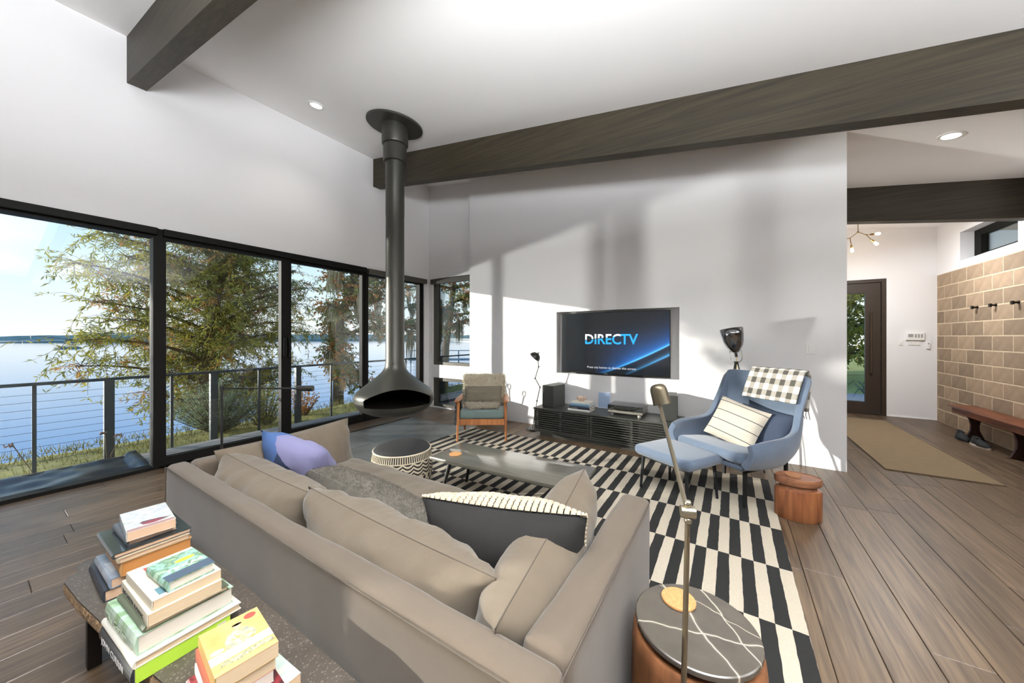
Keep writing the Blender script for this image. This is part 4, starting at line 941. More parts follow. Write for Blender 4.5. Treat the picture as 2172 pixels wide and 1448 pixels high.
# ------------------------------------------------------------------ oval wooden stool
t = thing('oval_stool', 'oval turned wood drum stool with a grooved neck beside the rug', 'stool', (.445, 3.47, 0.0), math.radians(12))
WAL = wood('walnut', '6d3c22', 'a36a43', .38, axis=2, scale=2.2, rnd=.02, bump=.05, streak=8); WAL2 = wood('walnut_top', '6b4430', '99684a', .42, axis=0, scale=2.2, rnd=.02, bump=.05, streak=10)
def oval(prof, m, name, sx=.152, sy=.108, p=1.75):
    q = MB(); n_ = 56; vs = []
    for r, z in prof:
        for i in range(n_):
            a = 2 * PI * i / n_; ca, sa = math.cos(a), math.sin(a); k = (abs(ca) ** p + abs(sa) ** p) ** (-1 / p); vs.append((r * sx * ca * k, r * sy * sa * k, z))
    fs = [(j * n_ + i, j * n_ + (i + 1) % n_, (j + 1) * n_ + (i + 1) % n_, (j + 1) * n_ + i) for j in range(len(prof) - 1) for i in range(n_)]
    fs += [tuple(range(n_))[::-1], tuple((len(prof) - 1) * n_ + i for i in range(n_))]
    q.add(vs, fs); return q.build(name, m, t, smooth=True)
oval([(.97, 0), (1.0, .006), (1.0, .215), (.97, .225), (.80, .228)], WAL, 'body'); oval([(.80, .228), (.78, .24), (.80, .262)], WAL2, 'neck'); oval([(.80, .262), (.97, .264), (1.0, .272), (1.0, .312), (.98, .318), (.95, .3185), (.94, .313)], WAL2, 'top')
MB().lathe([(0.0, .3125), (.048, .3125), (.05, .315), (.05, .321), (.047, .324), (0, .324)], 28, T(-.03, 0.01, 0)).build('disc', mat('pale_disc', '9a6b48', .6), t, smooth=True)

# ------------------------------------------------------------------ marble-topped drum table and brass pharmacy lamp
t = thing('drum_side_table', 'round side table with dark veined marble top and wooden drum base', 'side table', (-.094, 1.232, 0))
MAR = mat('dark_marble', '4b463f', .22, coat=.2); n, L, b_ = nodes_of(MAR)
tc = n.new('ShaderNodeTexCoord'); n1 = n.new('ShaderNodeTexNoise'); n1.inputs['Scale'].default_value = 5; n1.inputs['Detail'].default_value = 3; L.new(tc.outputs['Object'], n1.inputs[0])
sp = n.new('ShaderNodeSeparateXYZ'); L.new(tc.outputs['Object'], sp.inputs[0])
def vein(ax_, ay_, off, wd, amp):
    d = mathn(n, L, 'ADD', mathn(n, L, 'ADD', mathn(n, L, 'MULTIPLY', sp.outputs[0], ax_), mathn(n, L, 'MULTIPLY', sp.outputs[1], ay_)), mathn(n, L, 'MULTIPLY', mathn(n, L, 'SUBTRACT', n1.outputs[0], .5), amp))
    return mathn(n, L, 'EXPONENT', mathn(n, L, 'MULTIPLY', mathn(n, L, 'ABSOLUTE', mathn(n, L, 'SUBTRACT', d, off)), -1.0 / wd))
v = mathn(n, L, 'MAXIMUM', mathn(n, L, 'MAXIMUM', vein(.75, .66, .0, .0016, .09), vein(.80, .60, .105, .0012, .07)), mathn(n, L, 'MAXIMUM', vein(-.30, .95, -.035, .0013, .08), vein(.2, .98, .09, .0008, .12)))
mx = n.new('ShaderNodeMix'); mx.data_type = 'RGBA'; mx.inputs[7].default_value = lin('d6cab6'); L.new(v, mx.inputs[0])
n2 = n.new('ShaderNodeTexNoise'); n2.inputs['Scale'].default_value = 14; n2.inputs['Detail'].default_value = 5; L.new(tc.outputs['Object'], n2.inputs[0]); rp = n.new('ShaderNodeValToRGB'); rp.color_ramp.elements[0].color = lin('413c36'); rp.color_ramp.elements[1].color = lin('575149'); L.new(n2.outputs[0], rp.inputs[0]); L.new(rp.outputs[0], mx.inputs[6]); L.new(mx.outputs[2], b_.inputs['Base Color'])
MB().lathe([(0.0, .478), (.168, .478), (.176, .483), (.1775, .490), (.1765, .497), (.173, .4995), (0, .5)], 64).build('marble_top', MAR, t, smooth=True)
DW = wood('drum_wood', '5a3822', '87593a', .4, axis=2, scale=2.2, rnd=.02, bump=.05, streak=7)
MB().lathe([(0.15, .462), (.15, .478)], 48).build('shadow_gap', mat('black_ring', '15120f', .6), t, smooth=True)
MB().lathe([(0.0, .460), (.178, .462), (.183, .455), (.187, .42), (.190, .30), (.188, .12), (.180, .0), (0, 0.0)], 64).build('drum', DW, t, smooth=True)
coaster((-.150, 1.305, .5005), 'round cork coaster on the marble side table')
t = thing('pharmacy_lamp', 'aged brass pharmacy floor lamp with jointed arm in front of the marble table', 'floor lamp', (-.111, .985, 0.0))
BR = mat('aged_brass', '7d7361', .32, .85); 
MB().lathe([(0.0, 0.0), (.058, 0.0), (.06, .006), (.056, .014), (.015, .022), (0, .022)], 28).build('base', BR, t, smooth=True)
j = Vector((.0175, .020, .946)); MB().cone((0, 0, .015), j, .0075, .0065, 12).build('pole', BR, t, smooth=True)
q = MB(); q.cyl(j + Vector((-.016, -.006, 0)), j + Vector((.016, .006, 0)), .015, 16); q.sphere(j + Vector((0, 0, .022)), .010, 12, 8); q.sphere(j - Vector((0, 0, .022)), .010, 12, 8); q.build('joint', mat('polished_brass', 'a9a08c', .2, .9), t, smooth=True)
hd = Vector((-.262, 1.618, 1.112)) - Vector((-.111, .985, 0)); MB().cone(j + (hd - j) * .03, hd, .0062, .0075, 10).build('arm', BR, t, smooth=True)
ax = Vector((-.28, .10, 1)).normalized(); xo = ax.orthogonal().normalized(); Ms = basis(hd + Vector((.003, 0, .034)), xo, ax.cross(xo), ax)
MB().lathe([(.044, -.045), (.042, -.02), (.0405, .026), (.039, .036), (.036, .044), (.031, .0505), (.024, .055), (.014, .0575), (.001, .058), (.02, .052), (.034, .043), (.038, .028), (.039, -.02), (.041, -.045)], 32, Ms @ Matrix.Scale(.86, 4)).build('lamp_shade', mat('bronze_shade', '5d5444', .35, .75), t, smooth='all')
MB().sphere(hd, .012, 12, 8).build('joint', mat('polished_brass', 'a9a08c', .2, .9), t, smooth=True)
# ------------------------------------------------------------------ stone-topped table behind the sofa and its books
t = thing('stone_bench_table', 'narrow speckled dark stone table with rough edge and metal legs behind the sofa', 'console table', (-1.5, .42, 0))
STN = mat('speckled_stone', '4a4440', .45); n, L, b_ = nodes_of(STN)
tc = n.new('ShaderNodeTexCoord'); vo = n.new('ShaderNodeTexVoronoi'); vo.inputs['Scale'].default_value = 230; L.new(tc.outputs['Object'], vo.inputs[0])
rp = n.new('ShaderNodeValToRGB'); rp.color_ramp.elements[0].color = lin('4c4640'); rp.color_ramp.elements[1].position = .9; rp.color_ramp.elements[1].color = lin('544a40')
e_ = rp.color_ramp.elements.new(.94); e_.color = lin('7b7166'); sv = n.new('ShaderNodeSeparateColor'); L.new(vo.outputs['Color'], sv.inputs[0]); L.new(sv.outputs[0], rp.inputs[0])
n2 = n.new('ShaderNodeTexNoise'); n2.inputs['Scale'].default_value = 16; L.new(tc.outputs['Object'], n2.inputs[0]); mx = n.new('ShaderNodeMix'); mx.data_type = 'RGBA'; mx.blend_type = 'MULTIPLY'; mx.inputs[0].default_value = .55; L.new(rp.outputs[0], mx.inputs[6]); L.new(n2.outputs['Fac'], mx.inputs[7]); L.new(mx.outputs[2], b_.inputs['Base Color'])
poly = [(-2.335, .232), (-2.30, .222), (-2.10, .235), (-1.85, .262), (-1.6, .285), (-1.37, .312), (-1.1, .33), (-.70, .345), (-.66, .36), (-.66, .60), (-.70, .612), (-1.2, .612), (-1.8, .607), (-2.30, .60), (-2.43, .59), (-2.45, .56), (-2.44, .30), (-2.43, .27), (-2.35, .262)]
MB().prism(poly, .352, .40).build('stone_top', STN, t, world=True)
RO = mat('rough_cut_edge', '7a6247', .9, noise_amt=.35, noise_scale=35, bump=.8, bump_scale=60)
q = MB(); edge = poly[:8]; R9 = random.Random(9)
for (x0, y0), (x1, y1) in zip(edge, edge[1:]):
    k = max(1, int(abs(x1 - x0) / .03))
    for i in range(k):
        a0, a1 = i / k, (i + 1) / k; z0 = .354; z1 = .396; o0 = .002 + .004 * R9.random(); P = lambda a: (x0 + (x1 - x0) * a, y0 + (y1 - y0) * a)
        (xa, ya), (xb, yb) = P(a0), P(a1); q.add([(xa, ya - .001, z0), (xb, yb - .001, z0), (xb, yb - .001, z1), (xa, ya - .001, z1), ((xa + xb) / 2, (ya + yb) / 2 - o0 - .002, (z0 + z1) / 2 + R9.uniform(-.008, .008))], [(0, 1, 4), (1, 2, 4), (2, 3, 4), (3, 0, 4)])
q.build('rough_edge', RO, t, world=True)
IR = mat('blackened_steel', '241f1b', .5, .6)
for x in (-2.30, -.84):
    for y in (.30, .56):
        if x > -1 and y < .35: y = .385
        MB().box(x - .02, x + .02, y - .02, y + .02, 0, .352).build('leg', IR, t, world=True)
q = MB(); q.box(-2.28, -.86, .42, .45, .322, .352); q.build('rail', IR, t, world=True)
TOP = .40
def art(name, base, cols, scale, rough=.35, seed=0.0, lo=.35, hi=.65):
    if name in _M: return _M[name]
    m = mat(name, base, rough, coat=.15); n, L, b_ = nodes_of(m); tc = n.new('ShaderNodeTexCoord'); mp = n.new('ShaderNodeMapping'); mp.inputs['Location'].default_value = (seed, seed * .7, 0); mp.inputs['Scale'].default_value = (1, 1, .2)
    nz = n.new('ShaderNodeTexNoise'); nz.inputs['Scale'].default_value = scale; nz.inputs['Detail'].default_value = 3; L.new(tc.outputs['Object'], mp.inputs[0]); L.new(mp.outputs[0], nz.inputs[0])
    rp = n.new('ShaderNodeValToRGB'); k = len(cols); rp.color_ramp.elements[0].position = lo; rp.color_ramp.elements[0].color = lin(cols[0]); rp.color_ramp.elements[1].position = hi; rp.color_ramp.elements[1].color = lin(cols[-1])
    for i, c in enumerate(cols[1:-1]): e = rp.color_ramp.elements.new(lo + (hi - lo) * (i + 1) / (k - 1)); e.color = lin(c)
    L.new(nz.outputs[0], rp.inputs[0]); L.new(rp.outputs[0], b_.inputs['Base Color']); return m
def patch(bk, name, poly, z, m): return MB().prism(poly, z, z + .0005).build(name, m, bk)
def ell(cx, cy, rx, ry, n_=20, a0=0): return [(cx + rx * math.cos(a0 + 2 * PI * i / n_), cy + ry * math.sin(a0 + 2 * PI * i / n_)) for i in range(n_)]
PK = mat('pages_pinkish', 'cba98b', .9, noise_amt=.12, noise_scale=30, stretch=(.5, .5, 40)); OR = mat('pages_orange', 'a9713a', .9, noise_amt=.1, noise_scale=30, stretch=(.5, .5, 40))
INK = mat('ink_black', '20201f', .6); WPR = mat('white_print', 'e8e8e8', .6); RED = mat('print_red', 'a23f36', .5)
G = 'books behind the sofa'
R0 = math.radians
# far stack, nearest the lake
z = TOP
book((-2.285, .290, z), R0(-1), .292, .215, .043, mat('navy_cloth', '262b33', .4), 'dark blue clothbound book at the bottom of the far stack', G, pages=PK); z += .043
b2 = book((-2.25, .300, z), R0(0), .262, .21, .038, art('grey_blue_jacket', '75808d', ('65717f', '7f8995', '99a1aa'), 9), 'grey-blue jacketed book second in the far stack', G, pages=PK)
patch(b2, 'jacket_triangle', [(.10, .005), (.20, .012), (.15, .10)], .038, mat('triangle_grey', 'a9b0b8', .4)); z += .038
book((-2.205, .325, z), R0(0), .235, .205, .055, mat('orange_jacket', '9c7446', .5), 'thick book with orange-brown page edges in the far stack', G, pages=OR); z += .055
book((-2.21, .318, z), R0(0), .24, .205, .018, mat('tan_jacket', '9b8a72', .5), 'thin tan book under the glossy black one', G, pages=PK); z += .018
book((-2.265, .307, z), R0(0), .28, .225, .018, mat('gloss_dark_jacket', '2c3336', .12, coat=.6), 'large glossy dark book lying flat in the far stack', G, pages=PK); z += .018
book((-2.232, .346, z), R0(1), .217, .145, .028, mat('slate_jacket', '474d54', .45), 'slate-grey book with pink page edges below the painted cover', G, pages=PK); z += .028
b2 = book((-2.226, .362, z), R0(-5), .235, .14, .036, art('painted_cover', 'c2c8cc', ('dfe1e0', 'b9c1c8', 'd5d7d4', 'a3aca9'), 12, .3), 'book with a pale misty painted cover topping the far stack', G, pages=PK, hard=False)
patch(b2, 'cover_figures', [(.16, .05), (.175, .04), (.19, .06), (.20, .10), (.185, .125), (.17, .10)], .036, mat('cover_dark', '4e3f44', .4)); patch(b2, 'cover_flowers', ell(.19, .075, .014, .03), .0365, mat('cover_maroon', '7a3a44', .4)); patch(b2, 'cover_band', [(.212, .002), (.233, .002), (.233, .138), (.212, .138)], .036, mat('cover_rose', '8f6f6a', .4))
# middle stack
z = TOP
b2 = book((-1.752, .245, z), R0(3), .305, .235, .046, mat('black_spine_jacket', '23272b', .35), 'large black-spined art book at the bottom of the middle stack', G, pages=PAGEW)
text_obj('spine_lettering', 'JOHN CURRIN', .030, T(.03, -.0066, .011) @ Matrix.Rotation(PI / 2, 4, 'X'), WPR, b2, .0003, 'LEFT', 1.1)
MB().box(.3052, .3062, .004, .232, .001, .045).build('lime_slipcase_end', mat('lime_card', 'a5c83e', .5), b2, label='lime green end panel')
MB().box(.3063, .3068, .195, .22, .012, .034).build('price_label', mat('label_white', 'd8d5cc', .5), b2); z += .046
book((-1.757, .250, z), R0(2.5), .312, .26, .022, mat('white_art_jacket', 'd7d3c8', .5), 'wide white art book second in the middle stack', G, pages=PAGES); z += .022
b2 = book((-1.741, .256, z), R0(3.5), .277, .236, .056, art('green_jacket', '6f8a66', ('5f7a58', '88a084', 'a3b6ab', '6d8a64'), 14), 'thick green-jacketed hardback in the middle stack', G, pages=PAGEW)
text_obj('spine_lettering', 'The Garden', .036, T(.02, -.0066, .014) @ Matrix.Rotation(PI / 2, 4, 'X'), mat('pale_green_print', 'c4d3bd', .5), b2, .0003, 'LEFT', 1.05); z += .056
book((-1.729, .280, z), R0(2), .262, .205, .016, mat('olive_jacket', '4b5140', .5), 'thin olive book on the green hardback', G, pages=PAGES); z += .016
b2 = book((-1.742, .288, z), R0(1), .282, .178, .036, mat('cream_jacket', 'cfc7b4', .5), 'cream paperback below the cherry cover in the middle stack', G, hard=False)
text_obj('spine_lettering', 'THE GARDEN ALMANAC', .020, T(.02, -.0016, .008) @ Matrix.Rotation(PI / 2, 4, 'X'), INK, b2, .0003, 'LEFT', 1.0); z += .036
b2 = book((-1.721, .295, z), R0(2), .255, .168, .031, mat('ivory_jacket', 'd3ccbc', .5), 'ivory book with a cherry on its cover, under the landscape cover', G, hard=False)
text_obj('cover_lettering', 'FRUIT', .014, T(.062, .035, .0312) @ Matrix.Rotation(PI / 2, 4, 'Z'), INK, b2, .0002); patch(b2, 'red_mark', [(.022, .034), (.044, .034), (.044, .043), (.022, .043)], .031, RED); patch(b2, 'cherry', ell(.105, .098, .008, .008), .031, RED); patch(b2, 'cherry_stem', [(.125, .04), (.127, .04), (.112, .095), (.110, .095)], .031, INK); patch(b2, 'picture_block', [(.19, .02), (.235, .02), (.235, .075), (.19, .075)], .031, mat('picture_teal', '4f7078', .5)); z += .031
b2 = book((-1.640, .330, z), R0(4), .165, .117, .030, art('landscape_cover', '6f8f6a', ('5c7f5c', '8fb0a8', '4f7050', '9cb29a'), 20), 'small hardback with a green landscape cover topping the middle stack', G, pages=PAGEW)
text_obj('cover_lettering', 'TEXAS', .026, T(.105, .012, .0302) @ Matrix.Rotation(PI / 2, 4, 'Z'), WPR, b2, .0003, 'LEFT', 1.3, .0006); patch(b2, 'cover_yellow', ell(.055, .075, .011, .026), .0303, mat('print_yellow', 'd8b93a', .5)); patch(b2, 'blue_band', [(.118, 0), (.165, 0), (.165, .117), (.118, .117)], .0301, mat('flap_blue', '3d4a58', .5))
# near stack, in the sun
z = TOP
book((-1.262, .318, z), R0(-6), .27, .20, .028, mat('orange_book', 'b2734a', .5), 'orange-covered book at the bottom of the near sunlit stack', G, pages=PAGEW); z += .028
book((-1.258, .326, z), R0(2), .245, .172, .032, art('pale_cover', 'c9cdc6', ('d9dbd4', 'aebfb6', 'dcd6c4'), 12), 'pale paperback with green tints second in the near stack', G, hard=False); z += .032
book((-1.222, .322, z), R0(-5), .215, .15, .030, art('crimson_cover', '6d1f24', ('3d1518', '7f262b', '2a1214'), 40), 'crimson patterned book in the near sunlit stack', G, pages=PAGES); z += .030
book((-1.222, .335, z), R0(-6), .187, .125, .030, mat('white_paperback', 'dcd9d2', .5), 'white paperback third from the top of the near stack', G, pages=PAGEW, hard=False); z += .030
book((-1.226, .338, z), R0(-7), .19, .13, .034, mat('red_edge_cover', 'a0523c', .5), 'red-covered paperback directly below the yellow one', G, hard=False); z += .034
YC = art('yellow_cover', 'a98a4e', ('a5834a', 'b59861', 'ab8c50'), 8)
b2 = book((-1.217, .341, z), R0(-7), .188, .131, .038, YC, 'yellow illustrated paperback topping the near sunlit stack', G, hard=False)
h = .0381
patch(b2, 'title_band', [(.116, 0), (.146, 0), (.146, .131), (.116, .131)], h, mat('band_white', 'd0c9bb', .5)); patch(b2, 'lower_band', [(.175, 0), (.188, 0), (.188, .131), (.175, .131)], h, mat('band_coral', 'd98a64', .5))
patch(b2, 'red_seal', ell(.022, .108, .012, .014), h, RED); patch(b2, 'robed_figure', [(.114, .036), (.114, .098), (.095, .106), (.075, .100), (.058, .088), (.050, .07), (.062, .05), (.085, .038)], h, art('robe', 'c98a5a', ('d08a54', '8fa09a', 'dd9a66', '6d7f80'), 60)); patch(b2, 'figure_head', ell(.040, .074, .010, .009), h, mat('figure_skin', 'd9b98a', .6)); patch(b2, 'figure_hair', ell(.034, .075, .005, .011), h, INK); patch(b2, 'round_badge', ell(.104, .020, .008, .014), h, mat('badge_cream', 'f0e6d0', .5))
patch(b2, 'scroll_border', [(.150, .02), (.153, .06), (.150, .10), (.152, .125), (.168, .128), (.166, .09), (.170, .05), (.166, .015)], h, art('border', '8d8a6a', ('6f7458', 'b7ad8a', '5c6357', 'd3b97a'), 70))
# ------------------------------------------------------------------ entrance hall
JUTE = mat('jute_weave', '7d6a4f', .95, noise_amt=.22, noise_scale=5, stretch=(2, 30, 1), bump=.5, bump_scale=140)
q = MB(); q.grid(lambda u, v: Vector((u * .795, v * 3.0, .011 + .001 * noise.noise(Vector((u * 5, v * 20, 0))))), 12, 60); q.box(0, .795, 0, 3.0, .001, .010)
o = q.build('jute_runner', JUTE, None, fix=False); o.location = (1.387, 5.20, .0); tag(o, 'flat tan jute runner on the hall floor leading to the entrance door', 'rug')
q = MB(); q.box(-.004, .004, 0, 3.0, .001, .0125); q.box(.791, .799, 0, 3.0, .001, .0125); q.box(0, .795, -.004, .004, .001, .0125); q.build('binding', mat('dark_binding', '5b4a35', .95), o)
t = thing('hall_bench', 'brown wooden bench with shaped plank legs against the block wall', 'bench', (2.80, 6.75, 0))
BN = wood('mahogany', '4a2113', '7d4526', .35, axis=1, scale=2.5, rnd=.05, bump=.05, streak=12); BND = wood('mahogany_dark', '25100b', '3a1a10', .5, axis=2, scale=2.5, rnd=.05, bump=.05, streak=12)
MB().rbox(2.655, 2.93, 5.55, 7.62, .405, .432, .006, 2).build('seat', BN, t, smooth=True, world=True)
MB().box(2.675, 2.695, 5.60, 7.54, .335, .405).build('apron', BN, t, world=True)
pf = [(.0, 0), (.035, .01), (.055, .06), (.085, .13), (.088, .20), (.07, .28), (.03, .34), (.0, .40)]
for y in (7.32, 6.42, 5.70):
    poly = [(x * .9 + 2.695, z) for x, z in pf] + [(2.925 - x * .9, z) for x, z in pf[::-1]]
    q = MB(); n_ = len(poly); vs = [(x, y, z) for x, z in poly] + [(x, y + .035, z) for x, z in poly]
    q.add(vs, [tuple(range(n_)), tuple(range(n_, 2 * n_))[::-1]] + [(i, (i + 1) % n_, n_ + (i + 1) % n_, n_ + i) for i in range(n_)]); q.build('leg', BND, t, world=True)
SHO = mat('black_shoe_knit', '17191a', .8, bump=.3, bump_scale=120); SOL = mat('white_sole', 'b9ada0', .6)
def shoe(loc, rz, label, sole):
    t = thing('shoe', label, 'shoe', loc, rz, 'shoes under the hall bench')
    def up(u, v):
        a = 2 * PI * u; x = (v - .5) * .30; w = .050 * (1 - abs(2 * v - 1) ** 3) ** .5 * (1.0 if v > .5 else .85) + .002; hgt = .085 - .055 * max(0, (v - .35) / .65) ** .8 if v > .12 else .085
        return Vector((x, w * math.cos(a), .020 + max(0.0, math.sin(a)) * hgt * min(1, (1 - abs(2 * v - 1) ** 6) * 1.5)))
    q = MB(); q.grid(up, 18, 20, True); q.build('upper', SHO, t, smooth='all')
    q = MB(); n_ = 24; out = [(.155 * math.cos(2 * PI * i / n_), .052 * math.sin(2 * PI * i / n_) * (1 - .15 * math.cos(2 * PI * i / n_))) for i in range(n_)]; q.prism(out, 0, .024); q.build('sole', sole, t)
    q = MB(); q.tube([(-.10, -.02, .105), (-.12, 0, .11), (-.10, .02, .105), (-.03, .018, .098), (-.03, -.018, .098)], .008, 6, True); q.build('collar', SHO, t, smooth=True)
    for k in range(4): q = MB(); x = -.01 + .022 * k; q.tube([(x, -.022, .075 - .008 * k), (x, 0, .098 - .012 * k), (x, .022, .075 - .008 * k)], .003, 5); q.build('lace', mat('grey_lace', '55585a', .9), t)
shoe((2.70, 6.92, 0), math.radians(-84), 'black trainer with thick pale sole under the hall bench', SOL)
shoe((2.68, 7.28, 0), math.radians(-96), 'all-black shoe beside the far bench leg', mat('black_sole', '141414', .7))
for k, y in enumerate((7.61, 7.21, 6.785)):
    t = thing('coat_hook', ('dark round coat hook on the block wall, nearest the entrance door', 'dark round coat hook on the block wall, middle of three', 'dark round coat hook on the block wall, farthest from the entrance door')[k], 'hook', (XB, y, 1.818), 0, 'coat hooks on the block wall')
    HK = mat('dark_bronze', '2a241f', .45, .6)
    M = Matrix.Rotation(-PI / 2, 4, 'Y'); MB().lathe([(.0, 0), (.014, 0), (.012, .018), (.012, .035), (.024, .040), (.024, .058), (.0, .060)], 20, M).build('knob', HK, t, smooth=True)
    MB().lathe([(.0, 0), (.022, 0), (.022, .004), (0, .004)], 20, M).build('plate', HK, t, smooth=True)
def plate(name, label, cat, x0, x1, z0, z1, y, th=.012, parts=()):
    t = thing(name, label, cat, ((x0 + x1) / 2, y, (z0 + z1) / 2)); MB().rbox(x0, x1, y - th, y, z0, z1, .004, 2).build('cover', TRIMW, t, world=True)
    for (nm, a, b_, c, d, dp, m) in parts: MB().rbox(a, b_, y - th - dp, y - th + .001, c, d, .0015, 1).build(nm, m, t, world=True)
GRY = mat('grey_keys', '9c9b97', .5)
plate('alarm_keypad', 'white alarm keypad on the entrance hall wall', 'keypad', 2.575, 2.795, 1.345, 1.475, YD, .03, [('display', 2.60, 2.66, 1.40, 1.45, .002, GRY)] + [('key', 2.68 + .035 * k, 2.70 + .035 * k, 1.39, 1.45, .003, GRY) for k in range(3)])
plate('switch_bank', 'bank of three light switches below the alarm keypad', 'light switch', 2.60, 2.75, 1.255, 1.335, YD, .008, [('rocker', 2.612 + .047 * k, 2.642 + .047 * k, 1.27, 1.32, .004, TRIMW) for k in range(3)])
plate('light_switch', 'small single light switch beside the entrance door', 'light switch', 2.49, 2.545, 1.255, 1.33, YD, .008, [('rocker', 2.505, 2.53, 1.27, 1.315, .004, TRIMW)])
plate('wall_remote', 'small white remote in a cradle right of the keypad', 'remote control', 2.815, 2.862, 1.20, 1.32, YD, .022, [('button', 2.83, 2.847, 1.28, 1.30, .002, GRY)])
plate('light_switch', 'white switch plate on the television wall beyond the chrome lamp', 'light switch', .695, .775, 1.215, 1.335, YT, .006, [('rocker', .718, .752, 1.24, 1.31, .004, TRIMW)])
# branching brass chandelier
t = thing('branch_chandelier', 'branching brass ceiling lamp with bare bulbs in the entrance hall', 'chandelier', (1.787, 7.9, zc(1.787)))
BRS = mat('brushed_brass', '8a6f40', .3, .9); BULB = mat('bulb_glow', 'ffe9c0', .3, emit='ffd9a0', emit_s=14.0)
MB().lathe([(0.0, 0), (.06, 0), (.06, -.02), (.0, -.025)], 24).build('canopy', BRS, t, smooth=True)
P = lambda x, z, dy=0.0: Vector((x, 7.9 + dy, z))
seg = [(P(1.787, zc(1.787)), P(1.787, 3.136)), (P(1.787, 3.136), P(1.885, 3.075)), (P(1.885, 3.075), P(1.93, 3.072)), (P(1.885, 3.075), P(1.945, 2.985)), (P(1.787, 3.136), P(1.69, 3.05)), (P(1.69, 3.05), P(1.705, 2.93)), (P(1.69, 3.05), P(1.60, 3.03, -.03))]
for a, c in seg: q = MB(); q.cyl(a, c, .005, 8); q.build('arm', BRS, t, smooth=True, world=True)
q = MB(); q.sphere(P(1.787, 3.136), .014, 12, 8); q.sphere(P(1.885, 3.075), .009, 10, 8); q.sphere(P(1.69, 3.05), .009, 10, 8); q.build('joint', BRS, t, smooth=True, world=True)
for a, d in ((P(1.93, 3.072), Vector((1, 0, 0))), (P(1.945, 2.985), Vector((.62, 0, -.78))), (P(1.705, 2.93), Vector((.1, 0, -1))), (P(1.60, 3.03, -.03), Vector((-.9, -.3, -.3)))):
    d.normalize(); q = MB(); q.cyl(a, a + d * .05, .014, 12); q.build('socket', BRS, t, smooth=True, world=True)
    q = MB(); M = basis(a + d * .05, d.orthogonal(), d.cross(d.orthogonal()), d); q.lathe([(.011, 0), (.014, .012), (.021, .035), (.022, .05), (.016, .066), (.001, .073)], 16, M); q.build('bulb', BULB, t, smooth='all', world=True)
l = bpy.data.lights.new('bulb_glow', 'POINT'); l.energy = 5; l.color = (1, .88, .72); l.shadow_soft_size = .1; o = bpy.data.objects.new('bulb_glow', l); COL.objects.link(o); o.location = (1.85, 7.9, 2.85)
# ------------------------------------------------------------------ deck, railing, bank and lake
DECKW = wood('weathered_deck', '6f6a63', '98928a', .75, axis=1, scale=2.5, rnd=.12, bump=.15, streak=12)
def deck(n, x0, x1, y0, y1, z):
    e = struct(MB().box(x0, x1, y0, y1, z - .22, z - .045).build('trim_%d' % n, mat('deck_shadow', '2b2825', .9)))
    k = int((x1 - x0) / .14); _m = MB().rbox(-.067, .067, -(y1 - y0) / 2, (y1 - y0) / 2, -.03, 0, .003, 1).mesh('plank', DECKW)
    for i in range(k): o = bpy.data.objects.new('plank', _m); COL.objects.link(o); o.parent = e; o.location = (x0 + .07 + .14 * i, (y0 + y1) / 2, z)
deck(6, -6.20, -5.34, 1.13, 8.2, -.05); deck(7, -5.34, -3.70, 5.21, 9.6, -.05)
t = thing('bed_cover', 'creased black landscape sheet laid outside the large lake window', 'ground cloth', (-5.6, .3, 0))
TARP = mat('black_vinyl', '23272c', .30, bump=.1, bump_scale=15)
def tarp(u, v):
    x = -5.35 - .62 * u; y = -1.0 + 2.10 * v; q = Vector((x * 2.2, y * 2.6, 0)); 
    return Vector((x, y, -.035 + .05 * u + .045 * noise.noise(q) + .02 * noise.noise(q * 2.7) + (.05 if v > .96 else 0)))
q = MB(); q.grid(tarp, 24, 60); o = q.build('sheet', TARP, t, smooth='all', world=True, fix=False); m_ = o.modifiers.new('s', 'SOLIDIFY'); m_.thickness = .006
MB().box(-5.98, -5.94, -1.0, 1.12, -.3, .02).build('edging_board', mat('dark_board', '1c1d1e', .6), t, world=True)
# railing
RX = -6.85; RZ = .87
t = thing('cable_railing', 'dark metal deck railing with horizontal steel cables in front of the lake', 'railing', (RX, 2.0, -.2))
RM = mat('railing_metal', '33393d', .45, .3)
def rail_run(pts):
    pass
YR0, YR1 = -3.0, 8.6
MB().rbox(RX - .035, RX + .035, YR0, YR1, RZ - .035, RZ, .004, 1).build('top_rail', RM, t, world=True)
MB().rbox(RX, -3.6, YR1 - .035, YR1 + .035, RZ - .035, RZ, .004, 1).build('top_rail', RM, t, world=True)
for y, w in ((-1.9, .04), (-.75, .016), (.447, .016), (1.02, .045), (1.62, .016), (2.10, .045), (2.72, .016), (3.35, .045), (3.99, .016), (4.75, .045), (5.9, .016), (7.2, .045), (8.58, .045)):
    MB().box(RX - w * .8, RX + w * .8, y - w, y + w, -.45, RZ - .035).build('post', RM, t, world=True)
for x in (-5.6, -4.4): MB().box(x - .045, x + .045, YR1 - .04, YR1 + .04, -.2, RZ - .035).build('post', RM, t, world=True)
CAB = mat('steel_cable', '5c6870', .4, .7)
for k in range(10):
    z = -.06 + .088 * k; q = MB(); q.tube([(RX, YR0, z), (RX, YR1, z), (-3.6, YR1, z)], .0028, 4); q.build('cable', CAB, t, world=True)
LAWN = mat('lawn', '8c8645', .95, noise_amt=.35, noise_scale=6, bump=.6, bump_scale=90)
q = MB(); prof = [(-5.34, -.26), (-6.4, -.24), (-7.3, -.22), (-8.3, -.30), (-9.6, -.9), (-12.5, -2.2), (-14.5, -2.7)]
def bank(u, v):
    k = u * (len(prof) - 1); i = min(len(prof) - 2, int(k)); f = k - i; x = prof[i][0] * (1 - f) + prof[i + 1][0] * f; z = prof[i][1] * (1 - f) + prof[i + 1][1] * f
    y = -6.5 + 31 * v; return Vector((x, y, z + .05 * noise.noise(Vector((x * .9, y * .9, 0)))))
